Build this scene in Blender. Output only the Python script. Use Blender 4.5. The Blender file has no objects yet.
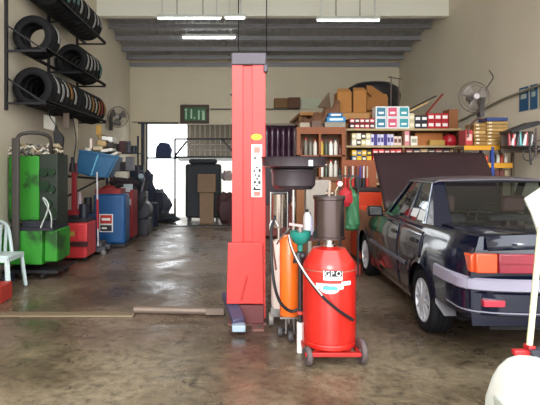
import bpy, bmesh, math, random
from mathutils import Vector, Matrix
random.seed(7)
S = bpy.context.scene
COL = S.collection
F, CX, HY, CH = 500.0, 238.0, 167.0, 1.5      # focal length in px, principal point, eye height
def P(px, py, D): return Vector(((px-CX)/F*D, D, CH-(py-HY)/F*D))
def X(px, D): return (px-CX)/F*D
def Z(py, D): return CH-(py-HY)/F*D

# ------------------------------------------------------------------ materials
def lin(c):
    if isinstance(c, str):
        c = [int(c[i:i+2], 16)/255 for i in (0, 2, 4)]
    return [(v/12.92 if v <= .04045 else ((v+.055)/1.055)**2.4) for v in c]
_m = {}
def M(name, col='808080', rough=.6, metal=0, var=.12, scale=9, bump=0, col2=None, thr=None, coat=0, spec=.5, emit=0, rvar=0):
    if name in _m: return _m[name]
    m = bpy.data.materials.new(name); m.use_nodes = True
    nt = m.node_tree; n = nt.nodes; L = nt.links
    b = n['Principled BSDF']
    c = lin(col)
    tc = n.new('ShaderNodeTexCoord'); nz = n.new('ShaderNodeTexNoise')
    nz.inputs['Scale'].default_value = scale; nz.inputs['Detail'].default_value = 5
    L.new(tc.outputs['Object'], nz.inputs['Vector'])
    mx = n.new('ShaderNodeMix'); mx.data_type = 'RGBA'
    if col2: a, d = c, lin(col2)
    else: a, d = [min(1, v*(1-var)) for v in c], [min(1, v*(1+var)) for v in c]
    mx.inputs[6].default_value = (*a, 1); mx.inputs[7].default_value = (*d, 1)
    if thr is not None:
        r = n.new('ShaderNodeMapRange'); r.inputs[1].default_value = thr-.05; r.inputs[2].default_value = thr+.05
        L.new(nz.outputs[0], r.inputs[0]); L.new(r.outputs[0], mx.inputs[0])
    else: L.new(nz.outputs[0], mx.inputs[0])
    L.new(mx.outputs[2], b.inputs['Base Color'])
    b.inputs['Roughness'].default_value = rough; b.inputs['Metallic'].default_value = metal
    b.inputs['Coat Weight'].default_value = coat; b.inputs['Coat Roughness'].default_value = .06
    b.inputs['Specular IOR Level'].default_value = spec
    if rvar:
        r2 = n.new('ShaderNodeMapRange'); r2.inputs[3].default_value = max(.02, rough-rvar); r2.inputs[4].default_value = min(1, rough+rvar)
        r2.inputs[1].default_value = .3; r2.inputs[2].default_value = .7
        L.new(nz.outputs[0], r2.inputs[0]); L.new(r2.outputs[0], b.inputs['Roughness'])
    if bump:
        bp = n.new('ShaderNodeBump'); bp.inputs['Strength'].default_value = bump; bp.inputs['Distance'].default_value = .01
        L.new(nz.outputs[0], bp.inputs['Height']); L.new(bp.outputs[0], b.inputs['Normal'])
    if emit:
        b.inputs['Emission Color'].default_value = (*c, 1); b.inputs['Emission Strength'].default_value = emit
    _m[name] = m
    return m
def C(col, rough=.6, **k): return M('paint_'+col+'_'+str(int(rough*100))+('m' if k.get('metal') else ''), col, rough, **k)

# ------------------------------------------------------------------ mesh builder
class MB:
    def __init__(s): s.b = bmesh.new()
    def box(s, x0, x1, y0, y1, z0, z1, rz=0, rx=0, ry=0):
        c = Vector(((x0+x1)/2, (y0+y1)/2, (z0+z1)/2))
        m = Matrix.Translation(c) @ Matrix.Rotation(rz, 4, 'Z') @ Matrix.Rotation(ry, 4, 'Y') @ Matrix.Rotation(rx, 4, 'X') @ Matrix.Diagonal((abs(x1-x0), abs(y1-y0), abs(z1-z0), 1))
        bmesh.ops.create_cube(s.b, size=1, matrix=m); return s
    def bar(s, p, q, w, h=None):
        p, q = Vector(p), Vector(q); h = h or w; d = q-p
        m = Matrix.Translation((p+q)/2) @ d.to_track_quat('Z', 'Y').to_matrix().to_4x4() @ Matrix.Diagonal((w, h, d.length, 1))
        bmesh.ops.create_cube(s.b, size=1, matrix=m); return s
    def cyl(s, p, q, r, r2=None, n=24):
        p, q = Vector(p), Vector(q); d = q-p
        m = Matrix.Translation((p+q)/2) @ d.to_track_quat('Z', 'Y').to_matrix().to_4x4()
        bmesh.ops.create_cone(s.b, cap_ends=True, segments=n, radius1=r, radius2=r if r2 is None else r2, depth=d.length, matrix=m); return s
    def sph(s, c, r, sc=(1, 1, 1), n=14, rot=None):
        m = Matrix.Translation(Vector(c)) @ (rot or Matrix.Identity(4)) @ Matrix.Diagonal((*sc, 1))
        bmesh.ops.create_uvsphere(s.b, u_segments=n, v_segments=max(6, n//2+2), radius=r, matrix=m); return s
    def lathe(s, prof, o, axis='Z', n=32, closed=False):
        o = Vector(o); rings = []
        for r, h in prof:
            ring = []
            for i in range(n):
                a = 2*math.pi*i/n; u, v = r*math.cos(a), r*math.sin(a)
                co = {'Z': (u, v, h), 'Y': (u, h, v), 'X': (h, u, v)}[axis]
                ring.append(s.b.verts.new(o+Vector(co)))
            rings.append(ring)
        pr = list(zip(rings, rings[1:])) + ([(rings[-1], rings[0])] if closed else [])
        for a, b in pr:
            for i in range(n):
                j = (i+1) % n
                s.b.faces.new((a[i], a[j], b[j], b[i]))
        if not closed:
            for rg in (rings[0], rings[-1]):
                if (rg[0].co-rg[n//2].co).length > 1e-4: s.b.faces.new(rg)
        return s
    def grid(s, rows):
        vs = [[s.b.verts.new(p) for p in r] for r in rows]
        for a, b in zip(vs, vs[1:]):
            for i in range(len(a)-1):
                try: s.b.faces.new((a[i], a[i+1], b[i+1], b[i]))
                except ValueError: pass
        return s
    def poly(s, pts):
        s.b.faces.new([s.b.verts.new(p) for p in pts]); return s
    def prism(s, pts, off):
        off = Vector(off); a = [s.b.verts.new(p) for p in pts]; b = [s.b.verts.new(Vector(p)+off) for p in pts]
        s.b.faces.new(a); s.b.faces.new(b[::-1]); n = len(a)
        for i in range(n): s.b.faces.new((a[i], b[i], b[(i+1) % n], a[(i+1) % n]))
        return s
    def tube(s, pts, r, n=8, sub=6):
        pts = [Vector(p) for p in pts]
        if len(pts) > 2 and sub > 1:
            out = []
            e = [pts[0]*2-pts[1]]+pts+[pts[-1]*2-pts[-2]]
            for i in range(1, len(e)-2):
                for k in range(sub):
                    t = k/sub; a, b, c, d = e[i-1:i+3]
                    out.append(.5*((2*b)+(c-a)*t+(2*a-5*b+4*c-d)*t*t+(3*b-a-3*c+d)*t**3))
            out.append(pts[-1]); pts = out
        rings = []; up = None
        for i, p in enumerate(pts):
            d = (pts[min(i+1, len(pts)-1)]-pts[max(i-1, 0)]).normalized()
            if up is None: up = d.orthogonal().normalized()
            up = (up-d*up.dot(d)); up = up.normalized() if up.length > 1e-5 else d.orthogonal().normalized()
            w = d.cross(up)
            rings.append([s.b.verts.new(p+(up*math.cos(2*math.pi*k/n)+w*math.sin(2*math.pi*k/n))*r) for k in range(n)])
        for a, b in zip(rings, rings[1:]):
            for i in range(n): s.b.faces.new((a[i], a[(i+1) % n], b[(i+1) % n], b[i]))
        s.b.faces.new(rings[0][::-1]); s.b.faces.new(rings[-1]); return s

WP = {}
def tag(o, label=None, cat=None, group=None, kind=None):
    if label: o['label'] = label
    if cat: o['category'] = cat
    if group: o['group'] = group
    if kind: o['kind'] = kind
    return o
def build(mb, name, mat, parent=None, bevel=0, smooth=True, label=None, org=None, solid=0, weld=True):
    b = mb.b
    if weld: bmesh.ops.remove_doubles(b, verts=b.verts, dist=1e-5)
    bmesh.ops.recalc_face_normals(b, faces=b.faces)
    lo = Vector([min(v.co[i] for v in b.verts) for i in range(3)]); hi = Vector([max(v.co[i] for v in b.verts) for i in range(3)])
    c = Vector(org) if org is not None else Vector(((lo.x+hi.x)/2, (lo.y+hi.y)/2, lo.z if parent is None else (lo.z+hi.z)/2))
    for v in b.verts: v.co -= c
    me = bpy.data.meshes.new(name); b.to_mesh(me); b.free()
    for m in (mat if isinstance(mat, (list, tuple)) else [mat]): me.materials.append(m)
    if smooth:
        me.shade_smooth()
        try: me.set_sharp_from_angle(angle=math.radians(35))
        except Exception: pass
    o = bpy.data.objects.new(name, me); COL.objects.link(o)
    WP[o.name] = c
    if parent is not None:
        o.parent = parent; o.location = c-WP[parent.name]
    else: o.location = c
    if bevel:
        md = o.modifiers.new('edge', 'BEVEL'); md.width = bevel; md.segments = 2; md.limit_method = 'ANGLE'; md.angle_limit = math.radians(40)
    if solid:
        md = o.modifiers.new('thickness', 'SOLIDIFY'); md.thickness = solid; md.offset = -1
    if label: o['label'] = label
    return o
def thing(name, loc, label, cat, group=None):
    o = bpy.data.objects.new(name, None); COL.objects.link(o); o.location = loc; o.empty_display_size = .1
    WP[o.name] = Vector(loc)
    return tag(o, label, cat, group)
def copy_tree(o, d=(0, 0, 0), parent=None):
    c = o.copy(); COL.objects.link(c)
    if parent is not None: c.parent = parent
    else: c.location = o.location+Vector(d)
    for ch in list(o.children): copy_tree(ch, parent=c)
    return c
def one(mb, name, mat, label, cat, group=None, **k): return tag(build(mb, name, mat, **k), label, cat, group)
def struct(mb, name, mat, **k): return tag(build(mb, name, mat, **k), kind='structure')
def text(s, size, parent, mat, loc, name='lettering', rot=(math.pi/2, 0, 0), ext=.0008):
    cu = bpy.data.curves.new('t', 'FONT'); cu.body = s; cu.size = size; cu.extrude = ext; cu.align_x = 'CENTER'; cu.align_y = 'CENTER'
    t = bpy.data.objects.new('t', cu); me = bpy.data.meshes.new_from_object(t)
    bpy.data.objects.remove(t); me.materials.append(mat)
    o = bpy.data.objects.new(name, me); COL.objects.link(o); o.rotation_euler = rot
    WP[o.name] = Vector(loc); o.parent = parent; o.location = Vector(loc)-WP[parent.name]; return o

# common materials
black = M('black_rubber', '17171b', .6, var=.2)
tyrem = M('tyre_rubber', '101014', .7, var=.2, scale=20, spec=.25)
dsteel = M('dark_steel', '26252a', .5, .3, var=.3)
steel = M('worn_steel', '8d8a88', .35, .9, var=.25)
chrome = M('chrome', 'c8c8ca', .15, 1, var=.05)
redp = M('red_enamel', 'd8201c', .38, var=.1, scale=3, coat=.3)
white = M('white_plastic', 'e4eae8', .4, var=.04)
card = M('cardboard', 'a8733c', .85, var=.15, scale=6)
wood = M('plywood', '9a5c2c', .7, var=.25, scale=5)
paper = M('white_paper', 'e6e2d6', .8, var=.05)

# ------------------------------------------------------------------ setting
XL, XR, DB, DF = -3.2, 4.77, 14.8, 11.3
def floor_mat():
    m = bpy.data.materials.new('oily_concrete'); m.use_nodes = True
    nt = m.node_tree; n = nt.nodes; L = nt.links; b = n['Principled BSDF']
    tc = n.new('ShaderNodeTexCoord')
    def noise(sc, det=6, rough=.6, dist=0, vec=None):
        z = n.new('ShaderNodeTexNoise'); z.inputs['Scale'].default_value = sc; z.inputs['Detail'].default_value = det
        z.inputs['Roughness'].default_value = rough; z.inputs['Distortion'].default_value = dist
        L.new(vec or tc.outputs['Object'], z.inputs['Vector']); return z
    def ramp(src, stops):
        r = n.new('ShaderNodeValToRGB'); e = r.color_ramp.elements
        e[0].position, e[0].color = stops[0][0], (*lin(stops[0][1]), 1); e[1].position, e[1].color = stops[-1][0], (*lin(stops[-1][1]), 1)
        for p, c in stops[1:-1]:
            k = e.new(p); k.color = (*lin(c), 1)
        L.new(src, r.inputs[0]); return r
    big = noise(.7, 7, .62, .4); fine = noise(14, 9, .78)
    r1 = ramp(big.outputs[0], [(.32, '5c4e45'), (.44, '82735f'), (.54, 'a3937e'), (.66, 'b8a994')])
    r2 = ramp(fine.outputs[0], [(.35, '909090'), (.5, 'd8d8d8'), (.7, 'ffffff')])
    mul = n.new('ShaderNodeMix'); mul.data_type = 'RGBA'; mul.blend_type = 'MULTIPLY'; mul.inputs[0].default_value = 1
    L.new(r1.outputs[0], mul.inputs[6]); L.new(r2.outputs[0], mul.inputs[7])
    st = noise(2.3, 6, .7, .8); rs = ramp(st.outputs[0], [(.28, '3a3330'), (.4, 'ffffff')])
    mul2 = n.new('ShaderNodeMix'); mul2.data_type = 'RGBA'; mul2.blend_type = 'MULTIPLY'; mul2.inputs[0].default_value = .8
    L.new(mul.outputs[2], mul2.inputs[6]); L.new(rs.outputs[0], mul2.inputs[7])
    geo = n.new('ShaderNodeNewGeometry'); sep = n.new('ShaderNodeSeparateXYZ'); L.new(geo.outputs['Position'], sep.inputs[0])
    ad = n.new('ShaderNodeMath'); ad.operation = 'MULTIPLY_ADD'; L.new(big.outputs[0], ad.inputs[0]); ad.inputs[1].default_value = 1.6; L.new(sep.outputs['Y'], ad.inputs[2])
    # the worn apron slab at the entrance is greener and dustier than the oil-soaked slab inside
    slab = n.new('ShaderNodeMapRange'); L.new(ad.outputs[0], slab.inputs[0]); slab.inputs[1].default_value = 4.85; slab.inputs[2].default_value = 5.15
    sc_ = n.new('ShaderNodeMix'); sc_.data_type = 'RGBA'; L.new(slab.outputs[0], sc_.inputs[0])
    sc_.inputs[6].default_value = (.66, .66, .60, 1); sc_.inputs[7].default_value = (.60, .54, .54, 1)
    mul3 = n.new('ShaderNodeMix'); mul3.data_type = 'RGBA'; mul3.blend_type = 'MULTIPLY'; mul3.inputs[0].default_value = 1
    L.new(mul2.outputs[2], mul3.inputs[6]); L.new(sc_.outputs[2], mul3.inputs[7])
    L.new(mul3.outputs[2], b.inputs['Base Color'])
    rr = n.new('ShaderNodeMapRange'); rr.inputs[1].default_value = .35; rr.inputs[2].default_value = .62
    rr.inputs[3].default_value = .16; rr.inputs[4].default_value = .5
    wet = noise(1.5, 6, .65, .5); L.new(wet.outputs[0], rr.inputs[0]); L.new(rr.outputs[0], b.inputs['Roughness'])
    bp = n.new('ShaderNodeBump'); bp.inputs['Strength'].default_value = .5; bp.inputs['Distance'].default_value = .012
    b1 = noise(7, 7, .66); L.new(b1.outputs[0], bp.inputs['Height']); L.new(bp.outputs[0], b.inputs['Normal'])
    return m
fl = floor_mat()
struct(MB().box(XL-.1, XR+.1, -.6, DB+.1, -.12, 0), 'floor', fl, smooth=False)
ext = M('outdoor_concrete', 'b5b0a6', .9, var=.1, scale=1)
struct(MB().box(-25, 25, -22, -.6, -.14, -.01), 'ground', ext, smooth=False)
struct(MB().box(-12, 12, DB+.1, 24, -.14, -.01), 'ground', ext, smooth=False)
wallm = M('cream_plaster', 'e0d6be', .9, var=.07, scale=1.2)
wallm2 = M('cream_plaster_side', 'dbd2c0', .9, var=.09, scale=1.1)
HT = 5.7
struct(MB().box(XL-.15, XL, 0, DB+.1, 0, HT), 'wall_left', wallm2, smooth=False)
struct(MB().box(XR, XR+.15, 0, DB+.1, 0, HT), 'wall_right', wallm2, smooth=False)
OX0, OX1, OZ = X(147, DB), X(268, DB), Z(124, DB)
w = MB(); w.box(XL-.1, OX0, DB, DB+.15, 0, 4.9); w.box(OX1, XR+.1, DB, DB+.15, 0, 4.9); w.box(OX0, OX1, DB, DB+.15, OZ, 4.9)
struct(w, 'wall_back', wallm, smooth=False)
struct(MB().box(XL-.1, XR+.1, 2.2, DF, HT, HT+.15), 'ceiling', M('ceiling_paint', 'd8d6cc', .9), smooth=False)
struct(MB().box(XL, XR, DF, DF+.2, Z(16, DF), HT), 'trim_1', M('fascia_paint', 'f4f4ea', .8, var=.03, scale=1), smooth=False, bevel=.01)
# ribbed metal roof falling to the back wall
roofm = M('grey_metal_roof', 'b4b4b8', .6, .1, var=.15, scale=2)
z0, z1 = Z(14, DF)+.28, Z(62, DB)+.05
m = MB(); rows = [[], []]
k = 0; x = XL-.05
while x < XR+.05:
    for dx, h in ((0, 0), (.10, 0), (.13, .018), (.17, .018)):
        rows[0].append((x+dx, DF+.1, z0+h)); rows[1].append((x+dx, DB+.3, z1+h))
    x += .2
m.grid([[a for a in rows[0]], [a for a in rows[1]]])
tag(build(m, 'ceiling', roofm, smooth=False, solid=.01), kind='structure')
purl = M('purlin_steel', '96969c', .6, .1, var=.2)
for i, (py, D) in enumerate(((0, 11.75), (0, 12.4), (0, 13.1), (0, 13.8), (0, 14.4))):
    zr = z0+(z1-z0)*(D-DF)/(DB-DF)
    m = MB().box(XL, XR, D-.03, D+.03, zr-.13, zr-.02); m.box(XL, XR, D-.1, D-.03, zr-.13, zr-.12)
    struct(m, 'trim_%d' % (i+2), purl, smooth=False)
struct(MB().box(XL, XR, DB-.06, DB, Z(67, DB), Z(63, DB)), 'trim_9', purl, smooth=False)
# conduits on the fascia
for px in (177, 203, 336, 360):
    one(MB().cyl((X(px, DF-.02), DF-.02, Z(16, DF)), (X(px, DF-.02), DF-.02, HT-.02), .012, n=8), 'conduit', C('a8a89e', .6),
        'thin vertical conduit on the cream fascia above the fluorescent fittings', 'pipe', 'conduits on the fascia')
# suspension wires by the lift post
for px in (238.5, 266.5):
    one(MB().cyl((X(px, 10.9), 10.9, Z(55, 10.9)), (X(px, 10.9), 10.9, HT), .012, n=8), 'hanging_rod', dsteel,
        'thin dark rod hanging from the ceiling near the red lift post', 'rod', 'hanging rods above the lift post')
# fluorescent fittings
tubem = M('fluorescent_tube', 'f4f6f2', .3, var=.02, emit=9)
fitm = M('fitting_enamel', 'd8dcd8', .4, var=.03)
for (a, b_, y0_, D, lab) in ((157, 222, 18, 10.9, 'long white fluorescent fitting hanging under the fascia beside the tyre racks'),
                       (316, 380, 20, 10.9, 'long white fluorescent fitting hanging under the fascia above the cardboard boxes'),
                       (182, 236, 37, 12.9, 'white fluorescent fitting under the metal roof, lower and farther in than the others'),
                       (224, 246, 17.5, 10.9, 'short white fitting under the fascia directly over the red lift post')):
    zc = Z(y0_, D)
    t = thing('fluorescent_fitting', (X((a+b_)/2, D), D, zc), lab, 'light fitting')
    build(MB().box(X(a, D), X(b_, D), D-.04, D+.04, zc+.0, zc+.05), 'housing', fitm, t, bevel=.006)
    build(MB().box(X(a, D), X(b_, D), D-.035, D+.035, zc+.049, zc+.07).box(X(a, D)+.1, X(a, D)+.13, D-.01, D+.01, zc+.05, HT if D < DF else zc+.35).box(X(b_, D)-.13, X(b_, D)-.1, D-.01, D+.01, zc+.05, HT if D < DF else zc+.35), 'hanger', fitm, t)
    build(MB().cyl((X(a, D)+.03, D-.03, zc-.02), (X(b_, D)-.03, D-.03, zc-.02), .02, n=12), 'tube', tubem, t)

# horizontal pipe on the side walls
one(MB().tube([(XR-.03, 12.4, 2.36), (XR-.03, 10.6, 2.5), (XR-.03, 8.9, 2.72), (XR-.03, 7.0, 2.84), (XR-.03, 4, 2.86)], .022, sub=1), 'wall_pipe', C('8c8676', .6),
    'grey pipe running along the cream wall behind the wall fan', 'pipe')
one(MB().tube([(X(132, 14.72), 14.74, Z(122, 14.7)), (X(180, 14.72), 14.74, Z(122.5, 14.7))], .012, sub=1).tube([(X(210, 14.72), 14.74, Z(109, 14.7)), (X(300, 14.72), 14.74, Z(109, 14.7))], .02, sub=1), 'wall_cable', C('6a675e', .6),
    'dark cable pinned along the far wall beside the green sign', 'cable')

# ------------------------------------------------------------------ back opening, gate, outside
def bars(name, mat, lab, cat, segs, w=.04, **k):
    m = MB()
    for p, q in segs: m.bar(p, q, w)
    return one(m, name, mat, lab, cat, smooth=False, **k)
g = DB+.02
struct(MB().bar(P(143, 122, g), P(143, 217, g), .1).bar(P(147, 124, g), P(147, 217, g), .05).bar(P(138, 123, g), P(178, 123, g), .06), 'door_1', C('3c4456', .6), smooth=False)
G = DB+.3
gate = thing('metal_gate', (X(205, G), G, 0), 'dark sliding metal gate with bars and mesh across the bright rear opening', 'gate')
m = MB()
for p, q in (((175, 139), (268, 139)), ((175, 157), (268, 157)), ((175, 139), (175, 216)), ((175, 156), (187, 141)), ((148, 158), (178, 158)), ((222, 139), (232, 151))):
    m.bar(P(*p, G), P(*q, G), .055)
build(m, 'frame', C('23262c', .6), gate, smooth=False)
m = MB()
for i in range(11): m.bar(P(179+i*5.2, 139, G), P(179+i*5.2, 156, G), .016)
for y in (144.5, 150): m.bar(P(178, y, G), P(236, y, G), .016)
build(m, 'mesh_panel', C('a8acb0', .6), gate, smooth=False)
m = MB()
for i in range(16): m.bar(P(190+i*5, 125, G+.3), P(190+i*5, 139, G+.3), .014)
build(m, 'upper_bar', C('8a8c88', .6), gate, smooth=False)
build(MB().box(X(178, G), X(268, G), G-.02, G+.02, Z(161, G), Z(157.5, G)), 'lower_rail', C('e8ecec', .5), gate, smooth=False)
# building across the lane
one(MB().box(X(187, 19), X(300, 19), 19, 19.2, 0, Z(118, 19)+.6).box(X(187, 19), X(300, 19), 18, 19, Z(125, 19), Z(120, 19)), 'lane_wall', C('4a4238', .9),
    'dark wall of the building across the rear lane seen through gate bars', 'wall')
one(MB().box(X(180, 17.2), X(290, 17.2), 17.2, 17.3, 0, Z(158, 17.2)), 'lane_fence', C('f2f4f4', .7),
    'bright white low wall standing behind the gate in the lane', 'wall')
# things at the opening
def blob(c, r, sc, seed, n=12, amp=.25):
    rd = random.Random(seed); m = MB().sph(c, r, sc, n=n); c = Vector(c)
    for v in m.b.verts: v.co = c+(v.co-c)*(1+rd.uniform(-amp, amp))
    return m
t = thing('machine', (X(204, 13.7), 13.7, 0), 'dark hulking covered machine with a brown carton on it at the rear opening', 'machine')
build(MB().box(X(186, 13.7), X(221, 13.7), 13.5, 14.2, .12, Z(164, 13.7)).box(X(189, 13.7), X(217, 13.7), 13.55, 14.1, Z(164, 13.7), Z(159, 13.7)), 'body', C('20242c', .7), t, bevel=.06)
build(MB().box(X(188, 13.7), X(190, 13.7), 13.5, 13.6, 0, .13).box(X(216, 13.7), X(218, 13.7), 13.5, 13.6, 0, .13).box(X(188, 13.7), X(190, 13.7), 14.1, 14.2, 0, .13).box(X(216, 13.7), X(218, 13.7), 14.1, 14.2, 0, .13), 'foot', dsteel, t)
one(MB().box(X(198, 13.4), X(216, 13.4), 13.2, 13.46, Z(192, 13.4), Z(174, 13.4)).box(X(200, 13.4), X(214, 13.4), 13.25, 13.45, 0, Z(192, 13.4)), 'carton', C('7c6450', .85), 'brown carton standing on a stand before the dark covered machine', 'box', bevel=.01)
t = thing('gate_bag', (X(162, 15), 15, Z(157, 15)), 'dark blue bundle resting on the gate rail in the bright doorway', 'bag')
build(MB().prism([P(155, 157, 15), P(170, 157, 15), P(171, 149, 15), P(168, 143, 15), P(160, 142, 15), P(156, 147, 15)], (0, .35, 0)), 'body', C('2c3a5c', .8), t, smooth=False, bevel=.02)
one(blob((X(157, 13.9), 14.1, .42), .42, (.8, .8, 1), 3, amp=.3), 'rubbish_sack', C('2b3040', .7), 'lumpy dark sack slumped in the doorway under the gate', 'sack')
one(blob((X(149, 13.3), 13.2, .9), .28, (.6, .8, 1.6), 5, amp=.3), 'rubbish_sack', C('3a4258', .7), 'tall dark sack leaning by the doorway post', 'sack')
one(blob((X(168, 13.5), 13.5, .13), .25, (1.2, .8, .5), 9, amp=.3), 'cloth_bundle', C('2c3038', .8), 'small dark bundle lying on the floor across the doorway', 'bundle')
one(blob((X(227, 13.2), 13.2, .42), .28, (1.1, .8, 1.5), 12, amp=.25), 'rubbish_sack', C('3c2226', .7), 'dark maroon sack between the covered machine and the lift post', 'sack')
one(blob((X(227, 14.0), 14.3, 1.25), .2, (.9, .6, .7), 13, amp=.3), 'cloth_bundle', C('a89a98', .8), 'pale pinkish bundle hung on the gate beside the lift post', 'bundle')
one(MB().box(X(150, 12.6), X(232, 12.6), 12.5, 12.7, 0, .02), 'drain_cover', C('2c2c30', .4, metal=.4), 'dark steel drain strip across the floor before the rear opening', 'drain cover')
# green sign
t = thing('sign', (X(194, 14.7), 14.75, Z(114, 14.7)), 'brown framed sign with green panel and pale lettering above the rear doorway', 'sign')
build(MB().box(X(180, 14.7), X(209, 14.7), 14.74, 14.8, Z(123.5, 14.7), Z(104.5, 14.7)), 'frame', C('4c3a30', .6), t, bevel=.01)
build(MB().box(X(184, 14.7), X(206, 14.7), 14.725, 14.745, Z(120.5, 14.7), Z(107.5, 14.7)), 'panel', C('2c6a3c', .5), t)
m = MB()
for (a, b_, y0, y1) in ((184.6, 187, 108.5, 110.5), (185.4, 186.6, 109, 119), (190.5, 192, 109, 118.5), (193.8, 195, 117, 119), (198, 199.6, 110, 119.5), (201, 205, 110, 111.5), (202, 204.6, 110, 120)):
    m.box(X(a, 14.7), X(b_, 14.7), 14.715, 14.73, Z(y1, 14.7), Z(y0, 14.7))
build(m, 'lettering', C('b8dcc0', .5), t)
# wall things right of post on back wall
one(MB().box(X(274, 14.7), X(287.5, 14.7), 14.6, 14.8, Z(108, 14.7), Z(98.5, 14.7)), 'vent_box', C('8a6a48', .8), 'brown wooden box mounted high on the far wall by the lift post', 'box', bevel=.02)
one(MB().box(X(288, 14.6), X(300, 14.6), 14.55, 14.8, Z(108, 14.6), Z(97.5, 14.6)), 'meter_box', C('6e4c3a', .7), 'dark brown meter box high on the far wall', 'box', bevel=.02)
t = thing('louvre_vent', (X(311, 14.7), 14.75, Z(103, 14.7)), 'pale greenish rectangular vent high on the far wall', 'vent')
build(MB().box(X(301, 14.7), X(321, 14.7), 14.74, 14.8, Z(108, 14.7), Z(98, 14.7)), 'frame', C('e2e6ce', .6), t)
m = MB()
for i in range(4): m.box(X(302, 14.7), X(320, 14.7), 14.72, 14.75, Z(106.6-i*2.3, 14.7), Z(105.4-i*2.3, 14.7))
build(m, 'slats', C('d4dac0', .6), t)

# ------------------------------------------------------------------ fans
def fan(c, yaw, lab, col='6b625c'):
    c = Vector(c); t = thing('wall_fan', c, lab, 'fan')
    R = .25; m = MB(); cm = C(col, .4, metal=.5)
    for i in range(36):
        a = 2*math.pi*i/36; d = Vector((math.cos(a), 0, math.sin(a)))
        m.tube([c+d*.05+Vector((0, -.09, 0)), c+d*.16+Vector((0, -.085, 0)), c+d*.235+Vector((0, -.05, 0)), c+d*R], .0016, n=4, sub=1)
        m.tube([c+d*.05+Vector((0, .06, 0)), c+d*.2+Vector((0, .05, 0)), c+d*R], .0016, n=4, sub=1)
    for r, y in ((R, 0), (.17, -.085), (.22, -.06)):
        m.tube([c+Vector((r*math.cos(2*math.pi*k/28), y, r*math.sin(2*math.pi*k/28))) for k in range(29)], .007 if r == R else .003, n=5, sub=1)
    build(m, 'guard', cm, t)
    build(MB().cyl(c+Vector((0, -.1, 0)), c+Vector((0, -.075, 0)), .045), 'badge', C('b8b0b4', .3), t)
    for k in range(3):
        a = 2*math.pi*k/3+.4; m = MB(); rows = []
        for r in (.04, .1, .16, .21):
            wdt = .5*(1-.3*(r/.21))+.15
            rows.append([c+Vector((r*math.cos(a+s), -.03+.06*(s/wdt if wdt else 0)*.5, r*math.sin(a+s))) for s in (-wdt, -wdt/2, 0, wdt/2, wdt)])
        m.grid(rows); build(m, 'blade', C('7d7672', .4), t, solid=.003)
    build(MB().cyl(c+Vector((0, .04, 0)), c+Vector((0, .2, 0)), .07, .05), 'motor', C('4a4646', .5), t)
    s = 1 if yaw > 0 else -1
    build(MB().tube([c+Vector((0, .18, 0)), c+Vector((s*.06, .22, -.1)), c+Vector((s*.2, .25, -.14))], .02).box(c.x+s*.2, c.x+s*.27, c.y+.2, c.y+.32, c.z-.3, c.z+.05), 'bracket', C('4a4646', .5), t)
    return t
fan(P(474, 97, 8.1), 1, 'round caged wall fan on the cream wall above the yellow shelves')
f2 = fan(P(118, 117, 12.0), -1, 'round caged wall fan far down the tyre rack wall near the rear doorway', '55504e')
one(MB().tube([P(484, 110, 8.5), P(486, 90, 8.55), P(493, 78, 8.7), P(489, 70, 8.75)], .008), 'fan_cord', dsteel, 'thin cord rising up the wall behind the caged fan over the shelves', 'cord')

# ------------------------------------------------------------------ tyre racks
def tyre_mesh():
    m = MB()
    prof = [(.17, -.07), (.185, -.082), (.225, -.088), (.262, -.08), (.276, -.066), (.28, -.04), (.272, -.034), (.272, -.028), (.281, -.024), (.281, -.004), (.273, -.003), (.273, .003), (.281, .004), (.281, .024), (.272, .028), (.272, .034), (.28, .04), (.276, .066), (.262, .08), (.225, .088), (.185, .082), (.17, .07)]
    m.lathe(prof, (0, 0, 0), 'Y', 40, closed=True); return m
tiers = {'bottom': (2.61, [7.0+.192*i for i in range(15)]), 'middle': (3.33, [7.0, 7.2, 8.62, 8.82, 9.02, 9.22, 9.42]), 'top': (4.17, [7.5+.192*i for i in range(11)])}
t0 = thing('tyre', (-2.85, 7.0, 2.6), 'black new tyre', 'tyre')
a = build(tyre_mesh(), 'rubber_body', tyrem, t0, org=(-2.85, 7.0, 2.6)) if False else None
me_o = build(tyre_mesh(), 'rubber_body', tyrem, org=(0, 0, 0)); me_o.parent = t0; me_o.location = (0, 0, 0)
stick = []
for cname, cc in (('f0f4f4', 'white'), ('d8382c', 'red'), ('f0b040', 'yellow'), ('8cc8c8', 'teal')):
    m = MB()
    for (oy, wd) in ((-.055, .024), (.0, .014)):
        for k in range(6):
            a0 = -.35+k*.16; a1 = a0+.16; r = .2835
            pts = [(r*math.cos(a0), oy, r*math.sin(a0)), (r*math.cos(a1), oy, r*math.sin(a1)), (r*math.cos(a1), oy+wd, r*math.sin(a1)), (r*math.cos(a0), oy+wd, r*math.sin(a0))]
            m.poly(pts)
    o = build(m, 'tread_label', C(cname, .6), org=(0, 0, 0)); o['label'] = cc+' paper stripes stuck round the tread'; stick.append(o)
first = True; idx = 0
t0['label'] = 'front tyre of the bottom tier, open side facing the camera'
labels = {'bottom': 'black tyre in the long packed row on the bottom tier of the wall rack', 'top': 'black tyre in the packed row on the top tier of the wall rack'}
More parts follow.
